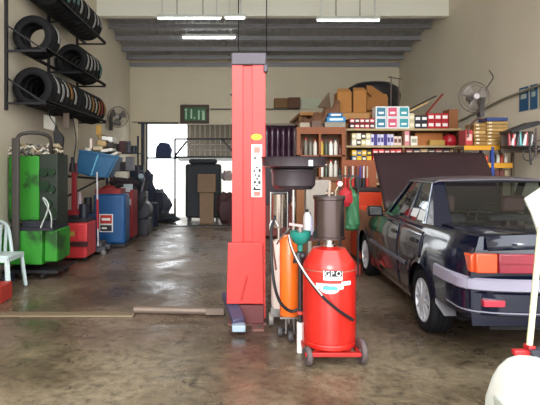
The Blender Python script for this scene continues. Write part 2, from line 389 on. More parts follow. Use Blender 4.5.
for tn, (zc, ys) in tiers.items():
    for i, y in enumerate(ys):
        if first: t = t0; t.location = (-2.85, y, zc); first = False
        else:
            t = t0.copy(); COL.objects.link(t); t.location = (-2.85, y, zc)
            c = me_o.copy(); COL.objects.link(c); c.parent = t
            c.rotation_euler = (0, random.uniform(0, 6), 0)
        if (tn == 'bottom' and i >= 2) or i > 0:
            if random.random() < .8 or tn == 'middle':
                k = random.choice([0, 1, 1, 0, 2] if tn == 'bottom' else [0, 0, 3])
                s = stick[k].copy(); COL.objects.link(s); s.parent = t; s.location = (0, 0, 0); s.rotation_euler = (0, random.uniform(-.2, .25), 0)
        if tn == 'middle':
            t['label'] = {0: 'front tyre of the near pair on the middle tier, wall visible through its hole', 1: 'second tyre of the near pair on the middle tier, white stripes on its tread'}.get(i, 'black tyre in the cluster at the far end of the middle tier')
            t['group'] = 'tyres on the middle tier near pair' if i < 2 else 'tyres on the middle tier far cluster'
        elif tn == 'bottom' and i == 0:
            t['label'] = 'front tyre of the bottom tier, open side facing the camera'; t['group'] = 'tyres on the bottom tier'
        else: t['label'] = labels[tn]; t['group'] = 'tyres on the '+tn+' tier'
for s in stick: bpy.data.objects.remove(s)
rk = thing('tyre_rack', (-3.1, 8.3, 2.3), 'black angle-iron tyre rack with three tiers fixed to the wall', 'rack')
PY = (6.86, 8.4, 9.9)
for y in PY: build(MB().box(-3.2, -3.16, y-.02, y+.02, 2.28, 5.2), 'post', dsteel, rk)
for zc, _ in tiers.values():
    for xx, nm in ((-2.65, 'rail'), (-3.05, 'rail')):
        build(MB().box(xx-.012, xx+.028, 6.84, 9.95, zc-.222, zc-.202).box(xx+.018, xx+.028, 6.84, 9.95, zc-.222, zc-.182), nm, dsteel, rk, smooth=False)
    for y in PY:
        m = MB().box(-3.18, -2.63, y-.015, y+.015, zc-.25, zc-.222)
        if y < 7: m.bar((-3.18, y-.03, zc+.12), (-2.65, y-.03, zc-.23), .022)
        build(m, 'bracket', dsteel, rk, smooth=False)

# ------------------------------------------------------------------ left wall machines
t = thing('plastic_chair', (X(8, 6.0), 6.0, 0), 'pale white moulded plastic chair standing before the green machine', 'chair')
chm = M('chair_plastic', 'c4d6d6', .4, var=.04)
cx0, cx1, cy0, cy1 = -3.12, -2.69, 5.85, 6.3
build(MB().prism([(cx0, cy0, .43), (cx1, cy0, .43), (cx1-.01, cy1, .41), (cx0, cy1, .41)], (0, 0, .03)).box(cx0, cx1, cy0, cy0+.02, .38, .44).box(cx1-.02, cx1, cy0, cy1, .38, .44), 'seat', chm, t, bevel=.012)
for (lx, ly, dx, dy) in ((cx1-.03, cy0+.03, .04, -.04), (cx0+.03, cy0+.03, -.04, -.04), (cx1-.03, cy1-.03, .04, .04), (cx0+.03, cy1-.03, -.04, .04)):
    m = MB().prism([(lx-.03, ly-.025, .41), (lx+.03, ly-.025, .41), (lx+.03, ly+.025, .41), (lx-.03, ly+.025, .41)], (0, 0, .01))
    m = MB()
    m.bar((lx, ly, .42), (lx+dx, ly+dy, .005), .055, .04); build(m, 'leg', chm, t, bevel=.008)
m = MB()
bk = [(cx0+.02, .0), (cx0+.12, 0), (cx0+.225, 0), (cx1-.12, 0), (cx1-.02, 0)]
m.tube([(-2.84, 6.28, .43), (-2.88, 6.32, .6), (-2.92, 6.34, .74), (-2.99, 6.35, .8), (-3.06, 6.34, .78), (-3.1, 6.32, .6), (-3.1, 6.28, .43)], .022)
for xx in (-2.93, -3.0, -3.07): m.bar((xx, 6.29, .43), (xx-.005, 6.34, .77), .035, .012)
build(m, 'backrest', chm, t)

gr = M('green_enamel', '2f8a26', .5, scale=3.5, col2='1c4a18', thr=.57)
grd = M('dark_green_enamel', '14501c', .5, var=.2)
D = 6.9
t = thing('green_machine', (-2.75, 7.1, 0), 'tall bright green workshop machine with dark control side and papers on top', 'machine')
xa, xb, xc = X(1, D)+.08, X(39, D), X(57, D)
build(MB().box(-3.17, xb, D, D+.45, Z(221, D), Z(156, D)), 'upper_cabinet', gr, t, bevel=.015)
cp = build(MB().box(xb, xc, D+.02, D+.45, Z(232, D), Z(154, D)), 'control_panel', C('1d2a20', .5), t, bevel=.01, label='black control side with round dark fittings')
for (px, py, r) in ((44, 172, .06), (52, 172, .05), (45, 186, .07), (52, 189, .05), (48, 203, .06), (46, 216, .05), (53, 212, .05)):
    build(MB().cyl((X(px, D), D+.03, Z(py, D)), (X(px, D), D-.03, Z(py, D)), r), 'fitting', C('1a3420', .3), cp)
build(MB().box(X(42.5, D), X(43.5, D), D+.0, D+.02, Z(176, D), Z(170, D)).box(X(50, D), X(51, D), D, D+.02, Z(193, D), Z(190, D)), 'indicator', C('d0e8dc', .4), cp)
build(MB().box(X(2, D)+.06, X(42, 6.6), 6.6, 7.25, Z(265, 6.6), Z(231, 6.6)).box(X(42, 6.6), X(55, 6.6), 6.68, 7.2, Z(263, 6.6), Z(231, 6.6)), 'lower_tank', gr, t, bevel=.015)
build(MB().box(-3.1, X(53, 6.6), 6.62, 7.2, Z(231, 6.6), Z(228, 6.6)).box(-2.9, -2.5, 6.7, 7.1, Z(229, 6.6), Z(222, 6.6)), 'tray', C('20222c', .5), t)
build(MB().box(-3.12, X(60, 6.7), 6.62, 7.3, .09, .13), 'base_frame', dsteel, t)
for (wx, wy) in ((X(44, 6.7), 6.7), (X(59, 6.9), 7.2), (-3.05, 6.7), (-3.05, 7.25)):
    c = build(MB().cyl((wx-.02, wy, .05), (wx+.02, wy, .05), .05), 'caster', black, t)
    build(MB().box(wx-.03, wx+.03, wy-.01, wy+.02, .06, .1), 'fork', steel, c)
build(MB().box(X(13, 6.55), X(20, 6.55), 6.5, 6.56, Z(250, 6.55), Z(138, 6.55)), 'mast', C('4c4844', .55), t, label='dark grey upright mast in front of the green cabinets', bevel=.01)
build(MB().tube([(X(16, 6.53), 6.53, Z(140, 6.53)), (X(22, 6.6), 6.6, Z(134, 6.6)), (X(38, 6.7), 6.7, Z(133, 6.7)), (X(50, 6.8), 6.8, Z(138, 6.8)), (X(51, 6.9), 6.9, Z(152, 6.9))], .025), 'arm', C('3c3633', .5), t)
build(MB().tube([(X(40, 6.6), 6.62, Z(228, 6.6)), (X(47, 6.5), 6.55, Z(206, 6.6)), (X(40, 6.5), 6.6, Z(198, 6.6)), (X(48, 6.5), 6.6, Z(215, 6.6)), (X(50, 6.6), 6.65, Z(228, 6.6))], .01), 'hose', C('b8c0bc', .4), t)
# papers on top: each stack sheet bundle
ztop = Z(155, D)
cols = ['e4e0d0', 'b8a888', '5a5248', 'e0dccc', '8a9090', 'd8cfb8', '7a6c60']
for i in range(30):
    k = i//10; px = 8+k*1.2+(i % 10)*(5.0-.3*k)+random.uniform(-1, 1); w_ = random.uniform(.04, .09); dd = random.uniform(0, .1)
    m = MB(); z0_ = ztop+.003+k*.045; rows = []
    n1 = random.uniform(.01, .03)
    for j in range(5): rows.append([(X(px, D)-w_+2*w_*q/6, D+.03+dd+.05*j, z0_+.02+n1*math.sin(q*1.9+j+i)+(.02 if 1 < q < 5 else -.005)) for q in range(7)])
    m.grid(rows); o_ = one(m, 'paper_bundle', C(cols[i % 7], .9), 'rumpled paper or rag in the heap on top of the green machine', 'papers', 'paper heap on the green machine', solid=.02, smooth=False)
one(MB().box(-3.0, X(12, 6.5), 6.3, 6.6, .0, .12, rz=.1), 'toolbox', C('26324a', .6), 'small dark blue crate on the floor between the plastic chair and the green machine', 'crate', bevel=.01)

# red tool cabinet
D = 7.95; rc = M('tool_cabinet_red', 'c83a3e', .4, var=.15, scale=4)
t = thing('tool_cabinet', (X(71, D), D+.2, 0), 'squat red steel tool cabinet beside the green machine', 'cabinet')
build(MB().box(X(56, D), X(87, D), D, D+.5, .06, Z(223, D)), 'body', rc, t, bevel=.02)
build(MB().box(X(58, D), X(79, D), D-.02, D, Z(240, D), Z(226, D)), 'drawer', C('c8363a', .4), t, bevel=.01)
build(MB().box(X(64, D), X(75, D), D-.03, D-.02, Z(236, D), Z(231, D)), 'name_plate', C('a08a40', .5), t)
build(MB().box(X(56, D), X(88, D), D-.05, D, Z(246, D), Z(241.5, D)), 'shelf_rail', C('3a1618', .5), t)
build(MB().box(X(56, D), X(84, D), D-.015, D, Z(258, D), Z(247, D)), 'door', C('b82a2e', .45), t, bevel=.01)
for wx in (58, 84):
    for wy in (.05, .42): build(MB().cyl((X(wx, D)-.02, D+wy, .04), (X(wx, D)+.02, D+wy, .04), .04), 'caster', black, t)
one(MB().box(X(57, D), X(86, D), D+.05, D+.4, Z(223, D), Z(219, D)).box(X(60, D), X(70, D), D+.1, D+.3, Z(219, D), Z(213, D)), 'tool_tray', C('1c1c22', .5), 'black tray of oily tools lying on the red tool cabinet', 'tray', bevel=.01)
one(MB().cyl((X(80, D), D+.2, Z(219, D)), (X(80, D), D+.2, Z(205, D)), .08), 'oil_tin', C('1e2230', .4), 'dark round tin on the red tool cabinet', 'tin')
t = thing('bottle_jack_pump', (X(70, 7.8), 8.0, Z(219, D)), 'slim red upright pump with a black top on the red tool cabinet', 'pump')
build(MB().box(X(67, 7.85), X(72, 7.85), 8.05, 8.12, Z(213, 7.9), Z(163, 7.9)), 'column', C('8c2028', .45), t, bevel=.01)
build(MB().cyl((X(69, 7.85), 8.02, Z(172, 7.9)), (X(69, 7.85), 8.02, Z(163, 7.9)), .06, .04).cyl((X(69, 7.85), 8.02, Z(163, 7.9)), (X(69, 7.85), 8.02, Z(157, 7.9)), .025), 'head', black, t)
build(MB().box(X(63, 7.9), X(76, 7.9), 8.0, 8.2, Z(215.5, 7.9), Z(211, 7.9)), 'foot', C('882028', .4), t)

# blue parts washer, cabinet and jack
D = 9.3; bl = M('cabinet_blue', '184c80', .4, var=.15, scale=4)
t = thing('blue_cabinet', (X(104, D), D+.3, 0), 'blue steel cabinet with a red and black notice on its front', 'cabinet')
build(MB().box(X(93, D), X(125, D), D, D+.45, .06, Z(194, D)), 'body', bl, t, bevel=.05)
build(MB().box(X(93, D), X(125.5, D), D-.01, D+.5, .02, .07), 'plinth', dsteel, t)
nt_ = build(MB().box(X(99.5, D), X(113, D), D-.012, D, Z(232, D), Z(214, D)), 'notice', C('e8e4e0', .6), t)
build(MB().box(X(100.5, D), X(112, D), D-.018, D-.01, Z(223.5, D), Z(215, D)), 'red_panel', C('b82820', .6), nt_)
build(MB().box(X(100.5, D), X(112, D), D-.018, D-.01, Z(231, D), Z(225, D)), 'black_panel', C('24202a', .6), nt_)
build(MB().box(X(102, D), X(110.5, D), D-.022, D-.016, Z(220.5, D), Z(218, D)).box(X(102, D), X(107, D), D-.022, D-.016, Z(229, D), Z(227, D)), 'lettering', C('f0e8e0', .6), nt_)
build(MB().box(X(94, D), X(120, D), D+.05, D+.45, Z(194, D), Z(189, D)).sph((X(106, D), D+.2, Z(189, D)), .1, (1.3, 1, .7)), 'lid_clutter', C('8c1c1c', .5), t, label='red lumpy cover on top')
D2 = 9.0
one(MB().lathe([(.0, .0), (.24, .0), (.25, .05), (.25, .3), (.26, .31), (.25, .32), (.25, .6), (.26, .62), (.24, .66), (0, .67)], (X(84, D2), D2-.02, 0)), 'steel_drum', C('24406c', .5), 'dark blue steel drum squeezed between red tool cabinet and blue cabinet', 'drum')
one(MB().cyl((X(80, D2), D2, .67), (X(80, D2), D2, .98), .05, .035).cyl((X(80, D2), D2, .98), (X(80, D2), D2, 1.04), .02), 'bottle', C('d0b8c4', .4), 'pale pink bottle standing on the dark blue drum', 'bottle')
one(MB().cyl((X(87, D2), D2+.05, .67), (X(87, D2), D2+.05, .95), .07, n=16), 'tin', C('1a1a20', .4), 'black tin standing on the dark blue drum', 'tin')
t = thing('trolley_jack', (X(97, 8.7), 8.8, 0), 'trolley jack on the floor with its long pale handle upright before the blue cabinet', 'jack')
build(MB().box(X(90, 8.7), X(107, 8.7), 8.55, 8.7, .04, .12).box(X(90, 8.7), X(107, 8.7), 8.85, 9.0, .04, .12).box(X(94, 8.7), X(103, 8.7), 8.6, 8.95, .08, .2), 'chassis', C('4a4a50', .5), t, bevel=.01)
build(MB().cyl((X(97.5, 8.5), 8.54, .15), (X(97, 8.5), 8.5, Z(172, 8.5)), .014, n=10), 'handle', C('c8c4c8', .4), t)
build(MB().cyl((X(97.4, 8.5), 8.53, .45), (X(97.2, 8.5), 8.515, .95), .022, n=10), 'grip', C('a02430', .4), t)
for wx in (91, 106): build(MB().cyl((X(wx, 8.7), 8.53, .04), (X(wx, 8.7), 8.57, .04), .04), 'wheel', steel, t)
# tilted blue tub on frame
D = 8.6
t = thing('parts_washer', (X(98, D), D+.3, 1.2), 'blue tilted steel tub of a parts washer heaped with papers, on a wall bracket', 'parts washer')
q = [P(78, 148, D), P(118, 157, D), P(107, 177, D), P(76, 174, D)]
m = MB(); q = [P(79, 151, D), P(92, 151, D), P(117, 157, D), P(106, 178, D), P(88, 176, D), P(75, 172, D)]
m.prism(q, (0, .5, 0)); build(m, 'tub', M('tub_blue', '16547c', .4, var=.15, scale=4), t, bevel=.015)
build(MB().bar(P(91, 175.5, D-.01), P(99, 152.5, D-.01), .02), 'edge_seam', C('60a8c8', .4), t)
build(MB().bar(P(79, 150.5, D-.02), P(118.5, 156.5, D-.02), .03).bar(P(118.5, 156.5, D-.02), P(107, 178, D-.02), .02), 'rim', C('1c5c84', .4), t)
build(MB().bar((XL, D+.3, Z(176, D)), (X(100, D), D+.3, Z(179.5, D)), .04).bar((XL, D+.35, .9), (X(95, D), D+.3, Z(180, D)), .03), 'wall_bracket', dsteel, t)
for i, (px, py, w_, h_, c, r) in enumerate(((86, 149, 6, 3, 'd4ccc0', .1), (96, 148, 10, 4, 'b8a88c', -.05), (105, 150, 12, 3, 'd8d4cc', -.15), (112, 154, 9, 2.5, 'cfc8bc', -.4), (100, 143, 9, 5, 'b09468', .2), (108, 145, 7, 4, '3c3838', 0), (104, 138, 8, 4, 'dcdad6', .1), (98, 136, 4, 5, '8c7448', .3), (109, 139, 4, 5, 'e4e4e4', 0), (89, 143, 2.5, 10, 'e4d4c8', 0))):
    one(MB().box(X(px-w_/2, D), X(px+w_/2, D), D+.1, D+.4, Z(py+h_/2, D), Z(py-h_/2, D), ry=r), 'paper_bundle', C(c, .85),
        'crumpled packet in the untidy pile heaped on the blue parts washer tub', 'papers', 'packets on the parts washer', bevel=.01)
# hanging things under the rack
def hang(px0, px1, y0, y1, D, col, lab, name='hanging_card', cat='card', skew=0, th=.02):
    q = [P(px0, y0, D), P(px1, y0+skew, D), P(px1, y1, D), P(px0, y1-skew, D)]
    return one(MB().prism(q, (0, th, 0)), name, C(col, .8), lab, cat, bevel=.003)
hang(43.5, 55, 114, 131, 7.6, 'd8d4c8', 'white card hanging under the bottom tyre tier above the green machine', skew=3)
hang(73, 78, 117, 143, 8.6, 'b0a490', 'long beige card hanging below the far end of the bottom tyre tier', skew=3)
hang(63, 69, 113, 128, 7.9, '7c6c60', 'round brownish cap hung beneath the tyres next to black straps', 'cap', 'cap')
hang(96, 101, 125, 135, 9.3, 'c89c50', 'yellowish packet hanging above the parts washer')
t = thing('hanging_straps', (X(57, 7.2), 7.2, 1.7), 'black straps and gloves hanging beside the green machine papers', 'straps')
build(MB().prism([P(53, 134, 7.2), P(55, 124, 7.2), P(57, 130, 7.2), P(60, 133, 7.2), P(63, 137, 7.2), P(62, 150, 7.2), P(58, 154, 7.2), P(54, 148, 7.2)], (0, .07, 0)), 'gloves', black, t, bevel=.01)
build(MB().tube([P(58, 152, 7.2), P(61, 165, 7.2), P(57, 180, 7.2), P(60, 195, 7.2), P(57, 205, 7.2)], .012), 'cord', dsteel, t)
build(MB().tube([P(56, 126, 7.22), P(48, 112, 7.25), P(56, 108, 7.3)], .008), 'cord', dsteel, t)
build(MB().tube([P(72, 112, 8.4), P(76, 140, 8.4), P(74, 160, 8.4), P(78, 175, 8.4)], .01), 'cord', dsteel, t)
# back-left clutter
D = 10.2
t = thing('red_cabinet', (X(127, D), D+.2, 0), 'narrow dark red cabinet behind the blue cabinet', 'cabinet')
build(MB().box(X(118, D), X(133, D), D, D+.5, .05, Z(190, D)), 'body', C('8c2028', .5), t, bevel=.03)
build(MB().box(X(121, D), X(130, D), D-.01, D, Z(192, D), Z(187, D)).box(X(120, D), X(131, D), D-.015, D, Z(205, D), Z(199, D)), 'label_plate', C('c8ccd0', .5), t)
build(MB().box(X(118.5, D), X(132.5, D), D+.02, D+.48, 0, .05), 'plinth', dsteel, t)
D = 11.2
t = thing('parts_shelf', (X(124, D), D+.2, 0), 'dark steel shelf crammed with greasy parts by the rear doorway', 'shelf')
for px in (107, 138):
    for dy in (0, .5): build(MB().box(X(px, D)-.02, X(px, D)+.02, D+dy-.02, D+dy+.02, 0, Z(136, D)), 'upright', dsteel, t)
for zz in (.15, .6, 1.0, 1.4, 1.8): build(MB().box(X(106, D), X(139, D), D-.02, D+.52, zz, zz+.02), 'board', dsteel, t)
pc = ['2a2c36', '3a2c34', '24303c', '4a4a58', '2c2428', '502c34', '30343c', '6c6c74']
nm = {0: 'floor-level', 1: 'lower', 2: 'middle', 3: 'upper', 4: 'top'}
for r, zz in enumerate((.17, .62, 1.02, 1.42, 1.82)):
    xx = X(108, D)
    while xx < X(137, D)-.12:
        w_ = random.uniform(.09, .16); h_ = random.uniform(.15, .33 if r < 4 else .28)
        mb = MB().box(xx, xx+w_-.01, D+.04, D+.35, zz, zz+h_) if random.random() < .55 else MB().cyl((xx+w_/2, D+.15, zz), (xx+w_/2, D+.15, zz+h_), w_/2-.005, n=14)
        one(mb, 'parts_tin', C(random.choice(pc), .45), 'dark parts tin on the %s board of the greasy shelf by the doorway' % nm[r], 'tin', 'parts tins on the greasy shelf '+nm[r]+' board', bevel=.004)
        xx += w_
t = thing('motorcycle_engine', (X(140, 11.2), 11.2, 0), 'grimy dark engine with hoses on a low stand near the rear doorway', 'engine')
build(MB().box(X(134, 11), X(148, 11), 11.0, 11.5, 0, .35).cyl((X(141, 11), 10.98, .55), (X(141, 11), 11.4, .55), .2).box(X(136, 11), X(145, 11), 11.05, 11.4, .5, .95).cyl((X(139, 11), 11.2, .9), (X(143, 11), 11.25, 1.25), .09), 'block', C('34343c', .4, metal=.3), t, bevel=.015)
build(MB().tube([P(136, 190, 10.95), P(131, 200, 10.9), P(138, 210, 10.9), P(146, 196, 10.95)], .025), 'hose', black, t)
build(MB().cyl(P(141, 176, 10.95), P(141, 180, 10.95)+Vector((0, .2, 0)), .06), 'filter', C('8898a8', .3), t)
one(blob((X(122, 10.6), 10.75, Z(183, 10.7)), .2, (1.4, .9, .5), 21, amp=.25), 'cloth_bundle', C('3a3038', .8), 'dark rag bundle lying on the narrow red cabinet', 'bundle')
one(MB().box(X(124, 10.3), X(133, 10.3), 10.25, 10.28, Z(190, 10.3)+.0, Z(184, 10.3)), 'notice_card', C('b8c8cc', .6), 'small pale card propped on the narrow red cabinet', 'card')
one(MB().box(X(130, 12.6), X(142, 12.6), 12.55, 12.95, 0, Z(165, 12.6)), 'steel_locker', C('28304a', .5), 'dark bluish steel locker close to the doorway edge', 'locker', bevel=.02)
one(MB().cyl((X(151, 12.6), 12.6, 0), (X(151, 12.6), 12.6, .6), .18), 'oil_drum', C('2a3248', .5), 'small dark drum at the doorway corner', 'drum')

# ------------------------------------------------------------------ lift post
D = 4.75
lp = M('lift_red', 'c62e2a', .42, var=.08, scale=2, coat=.15)
t = thing('lift_post', (.1, D+.1, 0), 'tall red steel post of a two-post car lift with a vertical white sticker', 'car lift post')
z1_ = Z(65, D)
xa, xb = X(232, D), X(265.5, D)
m = MB()
m.box(xa, xa+.105, D, D+.26, .06, z1_); m.box(xb-.125, xb, D, D+.26, .06, z1_)
m.box(xa+.10, xb-.12, D+.02, D+.24, .06, z1_)
m.box(xa+.1, xa+.106, D-.001, D+.02, .06, z1_)
build(m, 'column', lp, t, smooth=False, bevel=.006)
build(MB().box(xa-.005, xb+.005, D-.02, D+.28, z1_, Z(53, D)).box(xb-.02, xb+.02, D-.03, D+.1, z1_-.07, z1_), 'top_cap', C('56505a', .6), t, bevel=.01)
build(MB().prism([P(228, 243, D-.06), P(263, 243, D-.06), P(263.5, 304, D-.06), P(226.5, 304, D-.06)], (0, .06, 0)).bar(P(247, 276, D-.075), P(241, 300, D-.075), .012), 'carriage', C('bc322e', .45), t, smooth=False, bevel=.008)
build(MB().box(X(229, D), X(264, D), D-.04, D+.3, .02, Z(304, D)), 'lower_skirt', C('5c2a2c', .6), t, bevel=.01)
build(MB().box(X(252, 4.62), X(264, 4.62), 4.55, 5.15, 0, .02).box(X(228, D), X(266, D), D-.03, D+.35, 0, .025), 'base_plate', C('6e4a44', .6), t, bevel=.004)
build(MB().cyl(P(259, 327, 4.62), P(259, 325.5, 4.62), .02, n=6), 'bolt', steel, t)
arm = build(MB().prism([P(222, 292, 4.9), P(234, 292, 4.85), P(245, 318, 4.55), P(233, 320, 4.5)], (0, 0, -.07)), 'lift_arm', C('4a4660', .45, metal=.3), t, bevel=.01, label='bluish grey swing arm low on the post')
build(MB().box(X(232, 4.52), X(245.5, 4.52), 4.44, 4.54, .03, .09), 'arm_pad', C('8ea0b0', .5), arm, bevel=.01)
sx0, sx1 = X(251.5, D), X(262, D)
st = build(MB().box(sx0, sx1, D-.003, D, Z(197, D), Z(144.5, D)), 'sticker', C('f2ece8', .5), t, smooth=False)
build(MB().box(X(254, D), X(260, D), D-.005, D-.002, Z(153, D), Z(147, D)), 'sticker_square', C('e07468', .5), st, smooth=False)
build(MB().box(X(254, D), X(260, D), D-.005, D-.002, Z(196, D), Z(191.5, D)), 'sticker_square', C('e07468', .5), st, smooth=False)
m = MB()
for (a, b_, y0, y1) in ((254, 256, 157, 159.5), (257, 260.5, 158.5, 159.3), (253.3, 255.2, 170, 172), (258.5, 260.6, 169, 172), (255.6, 258, 166.8, 168), (254.5, 256, 174, 176), (258, 260, 175, 177), (253.6, 256, 181, 183.5), (258.2, 260.6, 181, 184), (256, 258.2, 178, 179.6), (253.2, 260.6, 188.6, 190.4), (253.4, 255.5, 187, 189), (256.2, 257.8, 184.5, 186.2)):
    m.box(X(a, D), X(b_, D), D-.005, D-.002, Z(y1, D), Z(y0, D))
build(m, 'sticker_marks', C('141418', .5), st, smooth=False)
ov = build(MB().lathe([(0, -.003), (.052, -.003), (.052, 0), (0, 0)], (0, 0, 0), 'Y', 28), 'oval_badge', C('f0c020', .5), t)
ov.location = P(256.5, 137, D)-WP[t.name]; ov.scale = (1, 1, .55); WP[ov.name] = P(256.5, 137, D)
build(MB().box(xa-.02, xa, D+.1, D+.13, Z(94, D), Z(92, D)), 'side_bolt', dsteel, t)
# second post base on the far side, mostly outside the view
D = 5.45
t = thing('lift_post', (-2.75, 5.5, 0), 'low red steel base of the opposite lift post beside the plastic chair', 'car lift post')
build(MB().box(-3.1, X(0, D), D, D+.3, .0, Z(287, D)), 'base_plate', C('a8342c', .5), t, bevel=.01)
build(MB().box(-3.15, -2.86, D+.02, D+.28, .17, 2.7), 'column', lp, t, bevel=.01)
# floor bars between posts
one(MB().box(X(0, 4.98)-.2, X(133, 4.98), 4.98, 5.12, .0, .02), 'floor_strip', C('72644f', .6), 'flat rusty steel strip let into the floor towards the plastic chair', 'metal strip', bevel=.006)
one(MB().cyl((X(134, 5.1), 5.12, .04), (X(224, 5.02), 5.06, .04), .04, n=16).box(X(206, 5.02), X(224, 5.02), 5.0, 5.1, .02, .085), 'floor_pipe', C('6c5e54', .5, metal=.3), 'grey steel pipe lying on the floor up to the lift post foot', 'pipe')

# ------------------------------------------------------------------ red oil drainer
D = 3.95; R = .206; cx = X(331.5, D-.1); cy = D
dr = M('drum_red', 'be2018', .3, var=.06, scale=3, coat=.5)
t = thing('oil_drainer', (cx, cy, 0), 'big red upright waste oil drum on wheels with a steel chamber on top', 'oil drainer')
zb, zs, zd = Z(351, 3.8), Z(265, 3.8), Z(250, 3.85)
build(MB().lathe([(0, zb), (R-.02, zb), (R, zb+.02), (R, zb+.045), (R-.004, zb+.05), (R-.004, zb+.06), (R, zb+.065), (R, zs-.04), (R-.005, zs), (R-.03, zs+.035), (R*.62, zd), (.05, zd+.015), (.04, zd+.02), (0, zd+.02)], (cx, cy, 0), n=48), 'tank', dr, t)
build(MB().lathe([(R+.001, zs-.05), (R+.004, zs-.046), (R+.001, zs-.042)], (cx, cy, 0), n=48, closed=True), 'band', C('a88070', .4, metal=.5), t)
zn = Z(240, 3.85)
build(MB().cyl((cx, cy, zd), (cx, cy, zn+.03), .035).cyl((cx, cy, zd+.005), (cx, cy, zd+.03), .05), 'neck', chrome, t)
zc0, zc1 = Z(240, 3.85), Z(198, 3.85)
ccol = M('dirty_chamber_steel', '5e5252', .22, .9, var=.25, scale=4)
ch = build(MB().lathe([(0, zc0), (.125, zc0), (.125, zc0+.015), (.118, zc0+.02), (.118, zc1-.02), (.125, zc1-.015), (.125, zc1), (0, zc1)], (cx, cy, 0), n=40), 'chamber', ccol, t)
build(MB().lathe([(0, zc1), (.127, zc1), (.127, zc1+.012), (0, zc1+.012)], (cx, cy, 0), n=40), 'chamber_lid', C('4a4444', .35, metal=.6), ch)
brass = C('8c7c70', .35, metal=.8)
build(MB().cyl((cx, cy, zc1), (cx, cy, zc1+.06), .02).cyl((cx-.03, cy, zc1+.03), (cx+.03, cy, zc1+.03), .014).box(cx-.008, cx+.012, cy-.01, cy+.01, zc1+.06, zc1+.13), 'valve', brass, ch)
gg = build(MB().cyl((cx+.05, cy, zc1), (cx+.05, cy, zc1+.05), .01), 'gauge_stem', brass, ch)
gx, gz = X(341, 3.9), Z(184, 3.9)
build(MB().cyl((cx+.05, cy, zc1+.045), (gx, cy, gz), .008, n=8), 'gauge_pipe', brass, ch)
build(MB().cyl((gx, cy-.02, gz), (gx, cy+.015, gz), .018), 'gauge', white, ch)
build(MB().cyl((gx, cy-.0, gz), (gx, cy+.03, gz), .024), 'gauge_case', C('a02020', .4), ch)
# frame + wheels
m = MB(); zf = zb-.015
m.box(X(305, 3.76), X(361, 3.76), 3.74, 3.78, zf-.01, zf+.02); m.box(X(305, 3.76), X(308, 3.76), 3.76, 4.1, zf-.01, zf+.02); m.box(X(358, 3.76), X(361, 3.76), 3.76, 4.1, zf-.01, zf+.02)
m.box(cx-.14, cx+.14, 3.76, 4.12, zb-.02, zb+.005)
build(m, 'base_frame', C('a82420', .4), t, bevel=.004)
for (wx, wy, r, rz) in ((X(308, 3.75), 3.78, .07, .25), (X(362, 3.8), 3.82, .095, .1), (cx, 4.15, .05, 0)):
    wmb = MB().lathe([(r*.3, -.02), (r*.9, -.02), (r, -.012), (r, .012), (r*.9, .02), (r*.3, .02)], (0, 0, 0), 'X', 24, closed=True)
    wl = build(wmb, 'wheel', C('54494a', .6), t, org=(0, 0, 0)); wl.location = Vector((wx, wy, r))-WP[t.name]; wl.rotation_euler = (0, 0, rz)
    hb = build(MB().cyl((-.024, 0, 0), (.024, 0, 0), r*.32), 'hub', chrome, None, org=(0, 0, 0)); hb.parent = wl; hb.location = (0, 0, 0)
m = MB()
for wx, wy, zz in ((X(308, 3.75), 3.78, .07), (X(362, 3.8), 3.82, .095)): m.bar((wx+.0, wy, zz), (wx, wy, zb+.0), .03, .015)
build(m, 'bracket', C('8c8480', .4), t)
# labels bent round the drum
def wrap(px0, px1, y0, y1, mat, name, parent, off=.003, n=8):
    Df = cy-R; a0 = math.asin(max(-1, min(1, (X(px0, 3.8)-cx)/R))); a1 = math.asin(max(-1, min(1, (X(px1, 3.8)-cx)/R)))
    r = R+off; rows = [[(cx+r*math.sin(a0+(a1-a0)*i/n), cy-r*math.cos(a0+(a1-a0)*i/n), z) for i in range(n+1)] for z in (Z(y0, 3.76), Z(y1, 3.76))]
    return build(MB().grid(rows), name, mat, parent)
lb = wrap(322.5, 341, 270.5, 280, C('f4f0f0', .4), 'maker_label', t)
wrap(323.5, 340.5, 270.3, 276.3, C('16161c', .4), 'label_panel', lb, .0045)
def wtext(s, px, py, size, mat, parent, off=.006):
    a = math.asin((X(px, 3.8)-cx)/R); loc = (cx+(R+off)*math.sin(a), cy-(R+off)*math.cos(a), Z(py, 3.76))
    return text(s, size, parent, mat, loc, rot=(math.pi/2, 0, a))
for ch_, px in (('G', 326.3), ('P', 331), ('O', 337)): wtext(ch_, px, 273.4, .054, C('f8f8f8', .4), lb)
for i in range(8): wrap(324+i*2, 325.3+i*2, 278, 279, C('c87878', .4), 'small_print', lb, .0042, 1) if i % 3 == 0 else None
lb2 = wrap(316, 342, 283.5, 289, C('f0f2f2', .4), 'brand_label', t)
# oval lower body of that label
m = MB(); pts = []
for k in range(24):
    a_ = 2*math.pi*k/24; px, py = 328.5+9.5*math.cos(a_), 288.5+5*math.sin(a_)
    an = math.asin((X(px, 3.8)-cx)/R); pts.append((cx+(R+.0034)*math.sin(an), cy-(R+.0034)*math.cos(an), Z(py, 3.76)))
cvert = (cx+(R+.0036)*math.sin(math.asin((X(328.5, 3.8)-cx)/R)), cy-(R+.0045)*math.cos(math.asin((X(328.5, 3.8)-cx)/R)), Z(288.5, 3.76))
for k in range(24): m.poly([pts[k], pts[(k+1) % 24], cvert])
build(m, 'label_oval', C('f0f2f2', .4), lb2)
wrap(322, 336, 286.5, 289.5, C('52b4c8', .4), 'label_stripe', lb2, .0065); wrap(323, 334, 285.6, 286.4, C('28506c', .4), 'label_line', lb2, .007)
wrap(340, 350, 281.5, 285.5, C('eef0f0', .4), 'label_tail', lb2, .003)

